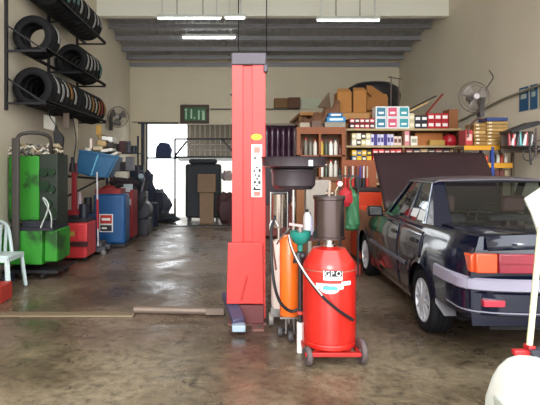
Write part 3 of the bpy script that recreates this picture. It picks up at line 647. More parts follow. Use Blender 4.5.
# crossing hose on the drainer
t2 = thing('suction_hose', (X(320, 3.6), 3.65, .6), 'black and white suction hose slung across the front of the red oil drum', 'hose')
HP = [P(289, 236, 4.05), P(291, 246, 3.95), P(297, 260, 3.72), P(308, 278, 3.64), P(322, 296, 3.66), P(338, 310, 3.70), P(353, 320, 3.76)]
build(MB().tube(HP, .012), 'hose', black, t2)
build(MB().tube([p+Vector((-.002, -.014, .008)) for p in HP[:5]], .006), 'wire', C('d8ccc8', .4), t2)
# black riser pole & funnel in front of orange drainer
t = thing('funnel_stand', (X(300, 4.0), 4.02, 0), 'green drip funnel on a slim black pole beside the red oil drum', 'funnel')
fx = X(301, 4.0); 
build(MB().lathe([(.02, Z(252, 4)), (.022, Z(246, 4)), (.06, Z(243, 4)), (.085, Z(236, 4)), (.088, Z(232, 4)), (.08, Z(232, 4)), (.05, Z(241, 4)), (.01, Z(244, 4))], (fx, 4.05, 0)), 'funnel', C('1f7c70', .35), t)
build(MB().cyl((fx, 4.05, .05), (fx, 4.05, Z(246, 4)), .017, n=14), 'pole', C('282428', .4), t)
build(MB().cyl((fx, 4.05, Z(316, 4)), (fx, 4.05, Z(313, 4)), .024, n=14), 'collar', C('c8463c', .4), t)
build(MB().cyl((fx-.0, 4.05, 0), (fx-.0, 4.05, Z(324, 4)), .028, n=14), 'foot', C('d8d4d0', .4), t)
build(MB().cyl((fx-.02, 4.02, Z(263, 4)), (fx-.02, 4.02, Z(253, 4)), .045, .03).sph((fx+.01, 4.0, Z(256, 4)), .03), 'valve_block', C('26242a', .4), t)
build(MB().cyl((fx, 4.05, Z(235, 4)), (fx, 4.05, Z(226, 4)), .02).bar(P(289, 224, 4), P(303, 226, 4), .02), 'tee_handle', C('b09a98', .3, metal=.6), t)

# orange drainer
D = 4.35; ox = X(289.5, D)
orm = M('drainer_orange', 'ea6a1c', .35, var=.06, scale=3, coat=.4)
t = thing('oil_drainer', (ox, D, 0), 'slim orange oil drainer on casters standing behind the red drum', 'oil drainer')
zo0, zo1 = Z(317, 4.27), Z(238, 4.3)
build(MB().lathe([(0, zo0), (.082, zo0), (.085, zo0+.01), (.085, zo1-.03), (.07, zo1), (.03, zo1+.02), (0, zo1+.02)], (ox, D, 0), n=32), 'tank', orm, t)
build(MB().cyl((ox-.03, D, .05), (ox-.03, D, zo0+.01), .012).cyl((ox+.04, D, .05), (ox+.04, D, zo0+.01), .012).box(ox-.09, ox+.09, D-.09, D+.09, zo0-.015, zo0), 'base', steel, t)
for dx, dy in ((.0, -.07), (-.08, .06), (.08, .06)):
    wm = build(MB().lathe([(.015, -.018), (.045, -.018), (.05, 0), (.045, .018), (.015, .018)], (0, 0, 0), 'X', 20, closed=True), 'caster', C('3c3a3c', .6), t, org=(0, 0, 0)); wm.location = Vector((ox+dx, D+dy, .05))-WP[t.name]
build(MB().tube([P(275, 216, 4.3), P(271, 235, 4.2), P(273, 275, 4.1), P(279, 300, 4.12), P(290, 311, 4.14), P(300, 309, 4.15)], .013), 'hose', black, t)
build(MB().tube([P(277, 244, 4.3), P(281, 238, 4.25), P(290, 228, 4.2)], .008), 'lever', chrome, t)
build(MB().tube([P(276, 270, 4.32), P(272, 240, 4.32), P(270, 226, 4.32), P(274, 220, 4.32), P(278, 226, 4.32)], .009), 'handle', chrome, t)
# grey cylinder drainer with glass chamber
D = 4.75; gx = X(279, D)
t = thing('oil_drainer', (gx, D, 0), 'silver oil drainer with a shiny cylindrical chamber next to the lift post', 'oil drainer')
build(MB().lathe([(0, Z(307, D)), (.07, Z(307, D)), (.075, Z(300, D)), (.075, Z(246, D)), (.05, Z(240, D)), (0, Z(238, D))], (gx, D, 0)), 'tank', C('c8b8b0', .4), t)
build(MB().lathe([(0, Z(227, D)), (.075, Z(227, D)), (.075, Z(194, D)), (0, Z(194, D))], (gx, D, 0)), 'chamber', M('shiny_chamber', '9c9088', .15, .9, var=.2), t)
build(MB().cyl((gx, D, Z(240, D)), (gx, D, Z(226, D)), .02).cyl((gx-.085, D, Z(193, D)), (gx+.085, D, Z(193, D)), .008).cyl((gx-.08, D, Z(232, D)), (gx-.08, D, Z(192, D)), .007).cyl((gx+.08, D, Z(230, D)), (gx+.08, D, Z(192, D)), .007), 'cage', chrome, t)
for dx in (-.06, .06):
    wl = build(MB().lathe([(.012, -.02), (.06, -.02), (.065, 0), (.06, .02), (.012, .02)], (0, 0, 0), 'X', 20, closed=True), 'wheel', C('77706c', .5), t, org=(0, 0, 0)); wl.location = Vector((gx+dx*1.3, D-.02, .065))-WP[t.name]
build(MB().box(gx-.08, gx+.08, D-.05, D+.05, .09, Z(306, D)), 'base', steel, t)
# big black drain pan on a post
D = 4.5; px_ = X(293.5, D)
pan = M('pan_black', '3a3238', .32, var=.15, spec=.6)
t = thing('drain_pan', (px_, D, 0), 'wide black round oil drain pan raised on a thin chrome pole', 'drain pan')
R1 = (X(325, D)-X(262, D))/2-.0; R2 = (X(315, D)-X(272, D))/2
build(MB().lathe([(0, Z(189, D)), (R2-.03, Z(189, D)), (R2, Z(185, D)), (R2+.005, Z(173, D)), (R2+.015, Z(170.5, D)), (R2+.012, Z(169.5, D)), (R2-.02, Z(168.5, D)), (R1-.02, Z(167, D)), (R1, Z(166, D)), (R1+.005, Z(159, D)), (R1+.015, Z(157, D)), (R1, Z(157, D)), (R1-.01, Z(164, D)), (0, Z(168, D))], (px_, D, 0), n=48), 'pan', pan, t)
build(MB().cyl((px_, D, .05), (px_, D, Z(196, D)), .016, n=14).cyl((px_, D, Z(196, D)), (px_, D, Z(188, D)), .012).cyl((px_, D, Z(206, D)), (px_, D, Z(202, D)), .024), 'pole', chrome, t)
build(MB().box(px_-.15, px_+.1, D-.02, D+.02, .02, .05), 'foot', dsteel, t)
build(MB().box(X(308.5, D-.29), X(313.5, D-.29), D-R1+.02, D-R1+.035, Z(166, D-.29), Z(160, D-.29), rz=.5), 'label_tag', white, t)

# things behind the drum
D = 6.4
for i, (a, b_, y0, y1, col, lab) in enumerate(((303, 311, 211, 232, 'e4e4e6', 'white plastic bottle just behind the steel chamber of the red drum'), (308, 314.5, 216, 236, 'b8b4dc', 'pale lilac bottle beside the white bottle behind the drum'))):
    DD = 5.2; r = (X(b_, DD)-X(a, DD))/2; c = X((a+b_)/2, DD)
    t = thing('bottle', (c, DD+i*.02, Z(y1, DD)), lab, 'bottle')
    build(MB().lathe([(0, Z(y1, DD)), (r, Z(y1, DD)), (r, Z(y0+5, DD)), (r*.5, Z(y0+1, DD)), (0, Z(y0+1, DD))], (c, DD+i*.12, 0), n=20), 'body', C(col, .35), t)
    build(MB().cyl((c, DD+i*.12, Z(y0+1, DD)), (c, DD+i*.12, Z(y0-2, DD)), r*.4), 'cap', C('303038', .4), t)
DD = 5.25
t = thing('tool_trolley', (X(306, DD), DD+.15, 0), 'dark tool trolley behind the drainers carrying plastic bottles', 'trolley')
zt = Z(236, 5.2)
for z_ in (zt-.02, .3, .12): build(MB().box(X(296, DD), X(325, DD), DD-.15, DD+.35, z_-.02, z_), 'shelf', C('4a2420', .5), t)
for a_ in (297, 324):
    for dy in (-.14, .34): build(MB().box(X(a_, DD)-.012, X(a_, DD)+.012, DD+dy-.012, DD+dy+.012, .0, zt-.02), 'upright', dsteel, t)

# ------------------------------------------------------------------ right-hand stock wall
D = 9.5
sh = thing('storage_shelf', (X(400, D), D+.2, 0), 'tall stock shelf with wooden boards packed with small coloured boxes', 'shelf')
xs0, xs1 = X(346, D), X(462, D)
def zpl(py): return Z(py, D)
boards = {'top': (130.5, 128.5), 'second': (147.5, 145.5), 'third': (163.5, 161.5), 'lower': (185, 183)}
for k, (a, b_) in boards.items(): build(MB().box(xs0, xs1, D, D+.5, zpl(a), zpl(b_)), 'board', C('b09a74', .7), sh, smooth=False)
for px in (346, 404, 461): build(MB().box(X(px, D)-.02, X(px, D)+.02, D+.02, D+.5, 0, zpl(128.5)), 'upright', C('6e4830', .7), sh, smooth=False)
build(MB().box(xs0, xs1, D+.5, D+.52, 0, zpl(112)), 'back_panel', C('8a5a30', .75), sh, smooth=False)
def smallbox(px0, px1, y0, y1, D, dy, dep, base, lab, grp=None, name='small_carton', cat='box', band=None, ry=0, gap=.3):
    """a carton at its place on a board, with a printed front panel"""
    x0, x1, za, zb_ = X(px0+gap/2, D), X(px1-gap/2, D), Z(y1, D), Z(y0, D)
    t = thing(name, ((x0+x1)/2, D+dy+dep/2, za), lab, cat, grp)
    build(MB().box(x0, x1, D+dy, D+dy+dep, za, zb_, ry=ry), 'carton', C(base, .6), t, smooth=False, bevel=.004)
    if band: 
        w_, h_ = x1-x0, zb_-za
        build(MB().box(x0+w_*.14, x1-w_*.14, D+dy-.004, D+dy+.01, za+h_*.3, za+h_*.72, ry=ry), 'printed_panel', C(band, .6), t, smooth=False)
    return t
# upper row of larger cartons on the top board
cl = [('2f7896', 'blue'), ('d05070', 'pink'), ('2f98a4', 'teal')]
for r, (y0, y1) in enumerate(((117.6, 128.5), (106.4, 117.4))):
    for i, (col, cn) in enumerate(cl):
        a = 375.5+i*11.4
        tt = smallbox(a, a+11.2, y0, y1, D, .0, .25, 'e8ecf0', '%s oil carton with pale edges, %s one of its column on the top board' % (cn, ('lower', 'upper')[r]), 'large oil cartons on the top board', 'oil_carton')
        x0, x1 = X(a+1.4, D), X(a+9.8, D)
        build(MB().box(x0, x1, D-.006, D, Z(y1-1.2, D), Z(y0+1.2, D)), 'printed_front', C(col, .55), tt, smooth=False)
        build(MB().box(x0+.03, x1-.03, D-.01, D-.005, Z(y1-3.4, D), Z(y1-5.6, D)), 'printed_word', C('e8f0f4', .55), tt, smooth=False)
def grid_boxes(px0, px1, y0, y1, n, rows, cols, bands, lab, grp, dy=.02, dep=.16):
    w_ = (px1-px0)/n; h_ = (y1-y0)/rows
    for r in range(rows):
        for i in range(n):
            smallbox(px0+i*w_, px0+(i+1)*w_, y0+r*h_+.2, y0+(r+1)*h_, D, dy, dep, cols[(i+r) % len(cols)], lab, grp, band=bands[i % len(bands)])
grid_boxes(350, 375, 118, 128.5, 5, 2, ['a8242c', '3a2024', 'b02c34', '6c1c28'], ['f0e4e0'], 'small red and white filter box at the near-post end of the top board', 'red filter boxes beside the blue cartons')
grid_boxes(409.5, 415, 113, 128.5, 1, 2, ['cfc4a0'], ['e8e0c8'], 'cream filter box between the teal cartons and black boxes', 'cream filter boxes on the top board')
grid_boxes(415, 428, 115, 128.5, 2, 2, ['20202c'], ['f0f0f0'], 'small black filter box with a white label on the top board', 'black filter boxes on the top board')
grid_boxes(428, 449, 113, 128.5, 3, 2, ['b81c28'], ['f4f0f0'], 'bright red filter box with a white label at the far end of the top board', 'red filter boxes beside the black ones')
smallbox(449.5, 459, 109, 128.5, D, .03, .3, '8a5530', 'plain brown carton at the wall end of the top board', name='carton')
grid_boxes(352, 371, 133, 145.4, 4, 2, ['d8c890', 'e8e4d8', '40342c'], ['f4f0e4'], 'cream spark plug box on the second board', 'cream boxes on the second board')
grid_boxes(371, 394, 134, 145.4, 7, 1, ['dcd8f0', '4a3c8c', 'c8c8e8'], ['3c3080'], 'slim purple and white packet standing in a row on the second board', 'purple packets on the second board')
grid_boxes(394, 402, 136, 145.4, 2, 1, ['e0ccc0'], ['6c3c3c'], 'pinkish packet at the end of the purple row', 'pinkish packets on the second board')
smallbox(404.5, 410, 131, 145.4, D, .02, .15, 'd88c94', 'tall pale pink carton on the second board', name='carton', band='f0e0dc')
smallbox(411, 418, 136, 145.4, D, .02, .15, 'e4e0d0', 'square white carton on the second board before the plywood', name='carton', band='a0a090')
one(MB().box(X(419, D), X(447, D), D+.2, D+.22, zpl(145.5), zpl(132), ry=.0), 'plywood_sheet', C('a8642c', .6), 'orange-brown plywood sheet leaning at the back of the second board', 'board')
smallbox(430, 445, 140, 145.4, D, .0, .14, 'b89448', 'flat tan carton on the second board below the plywood', name='carton')
one(MB().lathe([(0, 0), (.1, 0), (.13, .05), (.13, .1), (.1, .19), (.03, .23), (0, .23)], (X(453, D), D+.16, zpl(145.5))), 'helmet', C('b81c30', .3), 'round red helmet-like dome at the wall end of the second board', 'helmet')
grid_boxes(352, 372, 150, 161.4, 4, 2, ['e0b020', '24568c', 'd8a81c', '1c2c3c'], ['e8dcc0', 'e0c040'], 'yellow or blue battery box on the third board', 'yellow and blue boxes on the third board')
grid_boxes(373, 402, 149, 161.4, 5, 2, ['b42028', 'c83038', '6a2028'], ['e8c8c4'], 'red lamp box on the third board', 'red boxes on the third board')
grid_boxes(406, 458, 149, 161.4, 7, 2, ['7c2830', '34303c', 'a08050', '302a30'], ['c8b8a8'], 'dull mixed small carton on the third board', 'mixed boxes on the third board')
grid_boxes(350, 400, 168, 183, 5, 1, ['5c3428', '3c3430', '7c5030'], ['a09080'], 'brownish carton on the lower board', 'brown cartons on the lower board')
# upper big things above rack
plat = one(MB().box(X(300, D+.5), X(400, D+.5), D+.55, 12.0, Z(112, D+.5)-.06, Z(112, D+.5)), 'loft_platform', C('9a6a3a', .8), 'brown plank platform carrying the large cardboard boxes', 'platform')
for i, px in enumerate((302, 398)):
    for y_ in (D+.7, 11.9): one(MB().box(X(px, D+.5)-.04, X(px, D+.5)+.04, y_-.04, y_+.04, 0, Z(112, D+.5)-.06), 'platform_prop', C('7a5230', .8), 'wooden prop holding up the plank platform', 'prop', 'props under the plank platform')
Dp = D+.6
zp = Z(112, D+.5)
def bigbox(px0, px1, y0, D, dep, lab, col='a8733c', flaps=True, ry=0):
    t = thing('cardboard_box', (X((px0+px1)/2, D), D+dep/2, zp), lab, 'box')
    z1 = Z(y0, D)
    build(MB().box(X(px0, D), X(px1, D), D, D+dep, zp+.001, z1), 'carton', M('cardboard_'+col, col, .85, var=.12), t, smooth=False)
    if flaps:
        x0, x1 = X(px0, D), X(px1, D)
        build(MB().prism([(x0, D, z1), (x1, D, z1), (x1-.02, D+.14, z1+.09), (x0+.02, D+.14, z1+.09)], (0, .006, 0)), 'flap', M('cardboard_'+col, col), t, smooth=False)
        if px0 > 352: build(MB().prism([(x1, D, z1), (x1, D+dep, z1), (x1+.1, D+dep, z1-.1), (x1+.1, D, z1-.1)], (0, 0, .006)), 'flap', M('cardboard_'+col, col), t, smooth=False)
    return t
bigbox(337.5, 351.5, 92, Dp, .35, 'tall cardboard box with an open flap, nearer the lift post of the upright pair')
bigbox(353.5, 366.5, 91, Dp, .35, 'tall cardboard box with an open flap beside the black plastic tank')
t = bigbox(367.5, 387, 94, Dp+.2, .4, 'slanting cardboard box leaning against the upright pair', '8f5f30', False)
build(MB().prism([P(367, 85, Dp+.1), P(372, 86, Dp+.1), P(388, 97, Dp+.1), P(388, 110, Dp+.1), P(367, 110, Dp+.1)], (0, .08, 0)), 'lid', M('cardboard_8f5f30', '8f5f30'), t, smooth=False)
t = smallbox(346, 374, 111.5, 118, D, .3, .2, 'a87a40', 'long flat brown carton under the big cardboard boxes', name='carton')
t = thing('plastic_tank', (X(373, 11.3), 11.3, zp), 'large black rounded plastic tank on top of the platform', 'tank')
build(MB().lathe([(0, 0), (.5, 0), (.56, .1), (.62, .5), (.56, .68), (.4, .78), (0, .80)], (X(373, 11.3), 11.35, zp+.001), n=32), 'body', C('1c1c22', .35), t)
build(MB().tube([P(391, 76, 10.2), P(391, 112, 10.2)], .012, sub=1).tube([P(399, 78, 10.2), P(399, 112, 10.2)], .012, sub=1).tube([P(388, 77, 10.2), P(402, 79, 10.2)], .012, sub=1), 'guard_frame', C('5c4a44', .5), t)
# brown clutter slope left (tarpaulin + sticks)
t = thing('tarpaulin', (X(320, 10), 10, Z(125, 10)), 'rumpled brown tarpaulin heap sloping up to the cardboard boxes', 'tarpaulin')
m = MB(); rd = random.Random(4); rows = []
for j in range(6):
    row = []
    for i in range(16):
        u = i/15; px = 296+u*44; base = 124; top = 122-22*(u**1.3)+6*math.sin(i*1.7)*.5
        py = base+(top-base)*min(1, j/2.5) if j < 3 else top+(j-3)*.7
        row.append(P(px, py+rd.uniform(-.8, .8), 9.3+j*.14+rd.uniform(-.03, .03)))
    rows.append(row)
m.grid(rows); build(m, 'sheet', C('74503a', .85), t, solid=.02)
build(MB().prism([P(318, 107, 10.6), P(329, 92, 10.6), P(331, 108, 10.6)], (0, .1, 0)), 'peak', C('6c5a48', .85), t)
# sticks
for (a, b_, col, lab) in ((P(404, 112, 9.7), P(436, 96, 9.9), '3a2c28', 'dark broom handle slanting up over the black boxes'),
                          (P(408, 112, 9.6), P(428, 102, 9.7), 'c8a878', 'pale wooden stick lying over the oil cartons'),
                          (P(426, 114, 9.7), P(443, 94, 9.9), '8c3a2c', 'reddish brown stick pointing up over the red filter boxes')):
    one(MB().bar(a, b_, .035, .025), 'stick', C(col, .7), lab, 'stick')

# display cabinet (wooden)
D = 8.9
t = thing('display_cabinet', (X(321, D), D+.15, 0), 'orange-brown wooden display cabinet of small parts beside the stock shelf', 'cabinet')
wd = C('80441c', .6)
x0, x1 = X(297, D), X(346, D)
build(MB().box(x0, x1, D, D+.3, Z(134, D), Z(127, D)), 'top_rail', wd, t, smooth=False)
for a in (297, 319, 342): build(MB().box(X(a, D), X(a+(3.5 if a != 319 else 2), D), D, D+.3, Z(181, D), Z(134, D)), 'stile', wd, t, smooth=False)
build(MB().box(x0, x1, D+.28, D+.3, Z(181, D), Z(134, D)).box(x0, x1, D, D+.3, Z(181, D), Z(177, D)), 'back_panel', C('6c4a34', .7), t, smooth=False)
build(MB().box(x0, x1, D, D+.3, Z(156.5, D), Z(155, D)), 'shelf', wd, t, smooth=False)
build(MB().box(x0, x1, D+.05, D+.3, 0, Z(181, D)), 'lower_panel', C('8a5a38', .7), t, smooth=False)
def bottle(px, pw, y0, y1, D, col, lab, grp, cap='303038'):
    r = X(px+pw/2, D)-X(px, D); t = thing('bottle', (X(px, D), D+.1, Z(y1, D)), lab, 'bottle', grp)
    za, zb_ = Z(y1, D), Z(y0, D); h = zb_-za
    build(MB().lathe([(0, 0), (r, 0), (r, h*.7), (r*.45, h*.84), (r*.45, h*.9), (0, h*.9)], (X(px, D), D+.1, za), n=14), 'body', C(col, .4), t)
    build(MB().cyl((X(px, D), D+.1, za+h*.9), (X(px, D), D+.1, zb_), r*.5, n=10), 'cap', C(cap, .4), t)
for k, (y0, y1) in enumerate(((136, 155), (159, 176.8))):
    for i in range(9):
        px = 302.5+i*4.7+(1.2 if i > 3 else -.6)
        if 318 < px < 322: px += 3
        bottle(px, 4.0, y0+random.uniform(0, 9), y1, D, random.choice(['c8c4bc', '8c7c68', 'c0a040', '6c6860', 'd8d8d4', '3c4438', '5c3430']),
               'small pale bottle on the %s shelf of the wooden display cabinet' % ('upper', 'lower')[k], 'bottles on the %s shelf of the display cabinet' % ('upper', 'lower')[k], random.choice(['303038', 'e8e4e0', 'b02830']))
# blue-white cartons on top of display cabinet
zc = Z(127, D)
for i, (a, b_, y0, y1, col, bd, lab) in enumerate(((325, 346, 122, 127, '8a8478', None, 'grey flat carton at the bottom of the pile on the display cabinet'), (327, 346, 116.8, 121.9, '2c7cb0', 'dcecf4', 'bright blue carton with white stripe on the display cabinet'), (329, 343, 112.8, 116.7, '2468a0', 'e8e8e0', 'blue and cream carton topmost of the pile on the display cabinet'))):
    smallbox(a, b_, y0, y1, D, .02, .22, col, lab, name='carton', band=bd)
smallbox(300, 310, 122.5, 127, D, .02, .2, '9c9080', 'grey-brown carton at the lift post end of the display cabinet top', name='carton')
smallbox(312, 322, 120.5, 127, D, .04, .2, '5c4438', 'dark brown carton on the middle of the display cabinet top', name='carton')
# dark purple wrapped rolls behind the post
t = thing('wrapped_rack', (X(283, 11), 11, 0), 'dark purple plastic-wrapped goods hanging between lift post and display cabinet', 'rack')
build(MB().box(X(264, 11), X(302, 11), 11.2, 11.5, 0, Z(124, 11)), 'back', C('2c1a26', .5), t)
build(MB().box(X(264, 11), X(304, 11), 10.95, 11.0, Z(125.5, 11), Z(123.5, 11)), 'rail', C('6a5a4c', .5), t)
wr = M('purple_wrap', '3c2236', .2, var=.35, scale=8, bump=.6)
for i in range(6):
    a = 267+i*5.6
    m = MB().lathe([(.0, 0), (.06, 0), (.075, .2), (.06, .4), (.075, .6), (.05, .8), (.02, .86), (0, .87)], (X(a, 11), 11.1, Z(163, 11)), n=12)
    build(m, 'wrapped_roll', wr, t)
m = MB()
for i in range(5): m.cyl((X(268+i*7, 10.9), 11.0, .15), (X(268+i*7, 10.9), 11.0, .9), .1, .08)
one(MB().box(X(262, 10.6), X(296, 10.6), 10.6, 10.9, .02, .7), 'wooden_crate', C('6a2c28', .6), 'dark reddish crate on the floor behind the drainers', 'crate', bevel=.02)

# pegboard and hanging tools below, behind the drum
D = 8.6
one(MB().box(X(343, D), X(378, D), D+.1, D+.14, .0, Z(160, D)), 'tool_board', C('8a4a2c', .7), 'reddish brown tool board standing behind the hanging green bag', 'board')
one(MB().box(X(306, 7.4), X(331, 7.4), 7.4, 7.6, Z(232, 7.4), Z(180, 7.4)).box(X(308, 7.4), X(312, 7.4), 7.4, 7.6, 0, Z(232, 7.4)).box(X(325, 7.4), X(329, 7.4), 7.4, 7.6, 0, Z(232, 7.4)), 'grey_cabinet', C('a09890', .7), 'grey speckled metal box on legs behind the steel chamber', 'cabinet', bevel=.02)
tl = [('c8b8a0', 346), ('34303c', 350), ('d8ccc8', 353.5), ('2c3c9c', 361), ('c8c4d0', 364.5), ('502828', 357), ('b8a890', 368)]
for col, px in tl:
    D3 = 8.55
    tt = thing('hand_tool', (X(px, D3), D3, Z(180, D3)), 'hand tool hanging in the row on the reddish brown tool board', 'tool', 'hand tools on the tool board')
    build(MB().cyl((X(px, D3), D3+.05, Z(178+random.uniform(0, 5), D3)), (X(px, D3), D3+.05, Z(166, D3)), .014, n=8), 'shaft', C(col, .4), tt)
    build(MB().cyl((X(px, D3), D3+.05, Z(190, D3)), (X(px, D3), D3+.05, Z(178, D3)), .026, n=10), 'handle', C(random.choice(['b02828', '202028', 'c8a030']), .5), tt)
# green bag hanging
D = 6.9
m = MB(); rows = []; rd = random.Random(8)
prof = [(.02, 0), (.05, .02), (.075, .08), (.085, .2), (.095, .34), (.105, .46), (.09, .53), (.05, .555), (0, .56)]
m.lathe([(r, -h) for r, h in prof], (X(352, D), D, Z(190, D)), n=18)
for v in m.b.verts: v.co += Vector((rd.uniform(-.02, .02), rd.uniform(-.02, .02), rd.uniform(-.01, .01)))
t = thing('plastic_bag', (X(352, D), D, Z(190, D)-.5), 'green plastic bag hanging between the red drum and the orange cabinet', 'bag')
build(m, 'bag', C('3c7450', .5), t, smooth=False)
build(MB().tube([P(352, 190, D), P(350, 182, D), P(353, 176, D)], .01), 'handle', C('3c7450', .5), t)
one(MB().bar((X(338, D), D, Z(176, D)), (X(358, 6.9), D, Z(176, D)), .02).bar((X(340, D), D, 0), (X(340, D), D, Z(176, D)), .025).bar((X(358, 6.9), D, 0), (X(358, 6.9), D, Z(176, D)), .025), 'bag_rail', dsteel, 'thin dark frame from which the green bag hangs', 'rack')
one(blob((X(346, 6.6), 6.6, Z(197, 6.6)), .1, (.9, .6, 1.1), 31, amp=.2), 'red_rag', C('a81c28', .7), 'bright red rag by the round white gauge', 'rag').location.z += 0
# orange cabinet
D = 8.0
t = thing('orange_cabinet', (X(368, D), D+.2, 0), 'orange-red tool cabinet near the front wheel of the dark car', 'cabinet')
build(MB().box(X(358, D), X(382, D), D, D+.5, .03, Z(192, D)), 'body', C('d03c18', .45), t, bevel=.015)
build(MB().box(X(357, D), X(383, D), D-.01, D+.5, Z(192, D), Z(188, D)), 'top', C('2a2024', .5), t, bevel=.01)
build(MB().box(X(361, D), X(379, D), D-.015, D, Z(222, D), Z(206, D)), 'drawer', C('d84820', .45), t, bevel=.008)
build(MB().box(X(366, D), X(374, D), D-.03, D-.014, Z(210, D), Z(208, D)), 'handle', C('40302c', .45), t)
for a_ in (361, 379): build(MB().cyl((X(a_, D), D+.03, 0.0), (X(a_, D), D+.03, .04), .02), 'foot', black, t)
# low red clutter behind drum
for i, (px, w_, h_, col, D4, lab) in enumerate(((342, 10, 12, '8c2c28', 7.0, 'dark red crate on the floor behind the red drum'), (356, 10, 8, 'a83830', 6.9, 'low red crate beside the orange cabinet'), (320, 9, 14, '5c2c30', 6.9, 'maroon crate on the floor behind the tool trolley'))):
    one(MB().box(X(px-w_/2, D4), X(px+w_/2, D4), D4, D4+.3, 0, Z(HY+750/D4-h_-3, D4)), 'plastic_crate', C(col, .5), lab, 'crate', bevel=.02)
# yellow shelf unit at the side wall
D = 8.05
t = thing('yellow_shelf', (X(488, D), D+.15, 0), 'shelf unit with yellow beams and blue uprights against the side wall', 'shelf')
yl = C('c48c1c', .55); blu = C('24408c', .5)
x0, x1 = X(463.5, D), X(513.5, D)
for (a, b_) in ((145.5, 150.2), (162.8, 168)):
    build(MB().box(x0+(0.0 if a < 150 else .16), x1-(0 if a < 150 else .03), D-.03, D, Z(b_, D), Z(a, D)), 'beam', yl, t, smooth=False, bevel=.006)
    build(MB().box(x0, x1, D, D+.4, Z(b_-1.5, D), Z(a+.5, D)), 'board', C('6c5a40', .7), t, smooth=False)
for px in (464.5, 491.5, 512.5):
    for dy in (0, .36): build(MB().box(X(px, D)-.02, X(px, D)+.02, D+dy-.02-(.02 if px == 491.5 and dy == 0 else 0), D+dy+.02, 0, Z(147, D)), 'upright', blu if px == 491.5 else C('4a3c30', .6), t, smooth=False)
zz0 = Z(145.5, D)+.001
stk = [(475, 487, 6, 'a07840'), (487.5, 509, 7, 'a8844c')]
for a, b_, n_, col in stk:
    h_ = (145-(123 if a < 480 else 121))/n_
    for k in range(n_):
        y1 = 145-k*h_; o_ = random.uniform(-.5, .5)
        t_ = thing('flat_carton', (X((a+b_)/2, D), D+.18, Z(y1, D)), 'flat brown carton in the %s pile on the yellow shelf' % ('narrower' if a < 480 else 'wider'), 'box', 'flat cartons in the %s pile' % ('narrower' if a < 480 else 'wider'))
        build(MB().box(X(a+o_, D), X(b_+o_, D), D+.03, D+.35, Z(y1, D)+.001, Z(y1-h_+.3, D)), 'carton', C(random.choice([col, '8c6a38', 'b08c54', '9a7a48']), .8), t_, smooth=False, bevel=.004)
        build(MB().box(X(a+o_+2, D), X(a+o_+5, D), D+.024, D+.03, Z(y1, D)+.02, Z(y1-h_+.3, D)-.012), 'sticker', C('d8d0bc', .7), t_, smooth=False)
smallbox(488, 509, 117.3, 120.8, D, .03, .3, '24386c', 'flat dark blue box with a white end lying on top of the brown cartons', name='carton')
smallbox(466, 473.5, 130, 145, D, .02, .25, 'a83438', 'dull red parcel beside the narrower brown pile on the yellow shelf', name='carton', band='d8a8a0')
one(MB().tube([P(468, 137, D-.02), P(470, 126, D), P(478, 119, D+.05), P(486, 121, D+.1)], .012), 'cable_loop', C('4c2c28', .5), 'dark cable looping up over the brown cartons', 'cable')
for i in range(11):
    a = 470+i*3.9
    if abs(a-491.5) < 2: continue
    col = random.choice(['e0dcd0', '204858', 'b8442c', 'c8c0a8', '2c5c6c', 'e8e8e8', '1c1c24'])
    bottle(a, 3.5, 151.5+random.uniform(0, 3), 162.7, D-.04, col, 'small bottle standing between the two yellow beams', 'bottles between the yellow beams')
for i in range(9):
    smallbox(468+i*4.8, 472.4+i*4.8, 170, 176, D, .05, .2, random.choice(['3a3c44', '60302c', '8c7c60', '2c3c5c']), 'dark carton stacked beneath the lower yellow beam', 'cartons beneath the lower yellow beam')
one(MB().box(X(466, D), X(513, D), D+.02, D+.38, Z(179, D), Z(176, D)), 'shelf_plank', C('5c4a38', .7), 'brown plank under the cartons below the yellow beams', 'plank')
# tool rack further along the wall
D = 7.5
t = thing('tool_rack', (X(527, D), D+.2, 1.9), 'black wall rack hung with wheel spanners and tool parts', 'tool rack')
build(MB().prism([P(511, 131, D), P(537, 121, D), P(545, 121, D), P(545, 123.5, D), P(512, 133, D)], (0, .35, 0)), 'hood', C('26242a', .5), t)
build(MB().box(X(512, D), X(545, D), D+.3, D+.34, Z(152, D), Z(130, D)), 'back', C('5a4c44', .7), t)
build(MB().box(X(512, D), X(545, D), D, D+.34, Z(147, D), Z(145.5, D)), 'shelf', dsteel, t)
build(MB().box(X(512, D), XR, D+.34, D+.4, Z(152, D), Z(149, D)), 'wall_arm', dsteel, t)
rd = random.Random(12)
for i, (px, col) in enumerate(((512.6, '903038'), (515, 'c8ccd0'), (517, 'b02830'), (520, '30343c'), (523.5, '50a0a0'), (527, 'd8d8dc'), (530, 'a82c34'), (533.5, 'e0e0e0'), (537, '383440'))):
    one(MB().cyl((X(px, D), D+.08, Z(145.4, D)), (X(px, D)+.05*(i % 2), D+.1, Z(131+rd.uniform(0, 4), D)), .026, .02, n=10), 'spray_can', C(col, .4),
        ['brick red', 'silver', 'dark red', 'charcoal', 'teal', 'pale grey', 'crimson', 'white', 'purplish black'][i]+' slim canister on the black wall rack', 'canister')
D5 = D-.02
t = thing('wheel_spanner', (X(529, D5), D5, Z(165, D5)), 'black cross wheel spanner hanging below the black wall rack', 'spanner')
build(MB().tube([P(531, 134, D5), P(530, 150, D5), P(531, 165, D5)], .014).tube([P(522, 151, D5), P(538, 148, D5)], .012).tube([P(525+6*math.cos(a/8*6.28)+4, 155+6*math.sin(a/8*6.28), D5) for a in range(9)], .008), 'cross_bar', C('1c1a1e', .4), t)
t = thing('wheel_spanner', (X(536, D5), D5, Z(158, D5)), 'brownish single-bar spanner hanging from the black wall rack beyond the cross spanner', 'spanner')
build(MB().tube([P(536, 128, D5), P(536, 158, D5)], .012).tube([P(533, 142, D5), P(541, 140, D5)], .012), 'bar', C('4a3c38', .4), t)
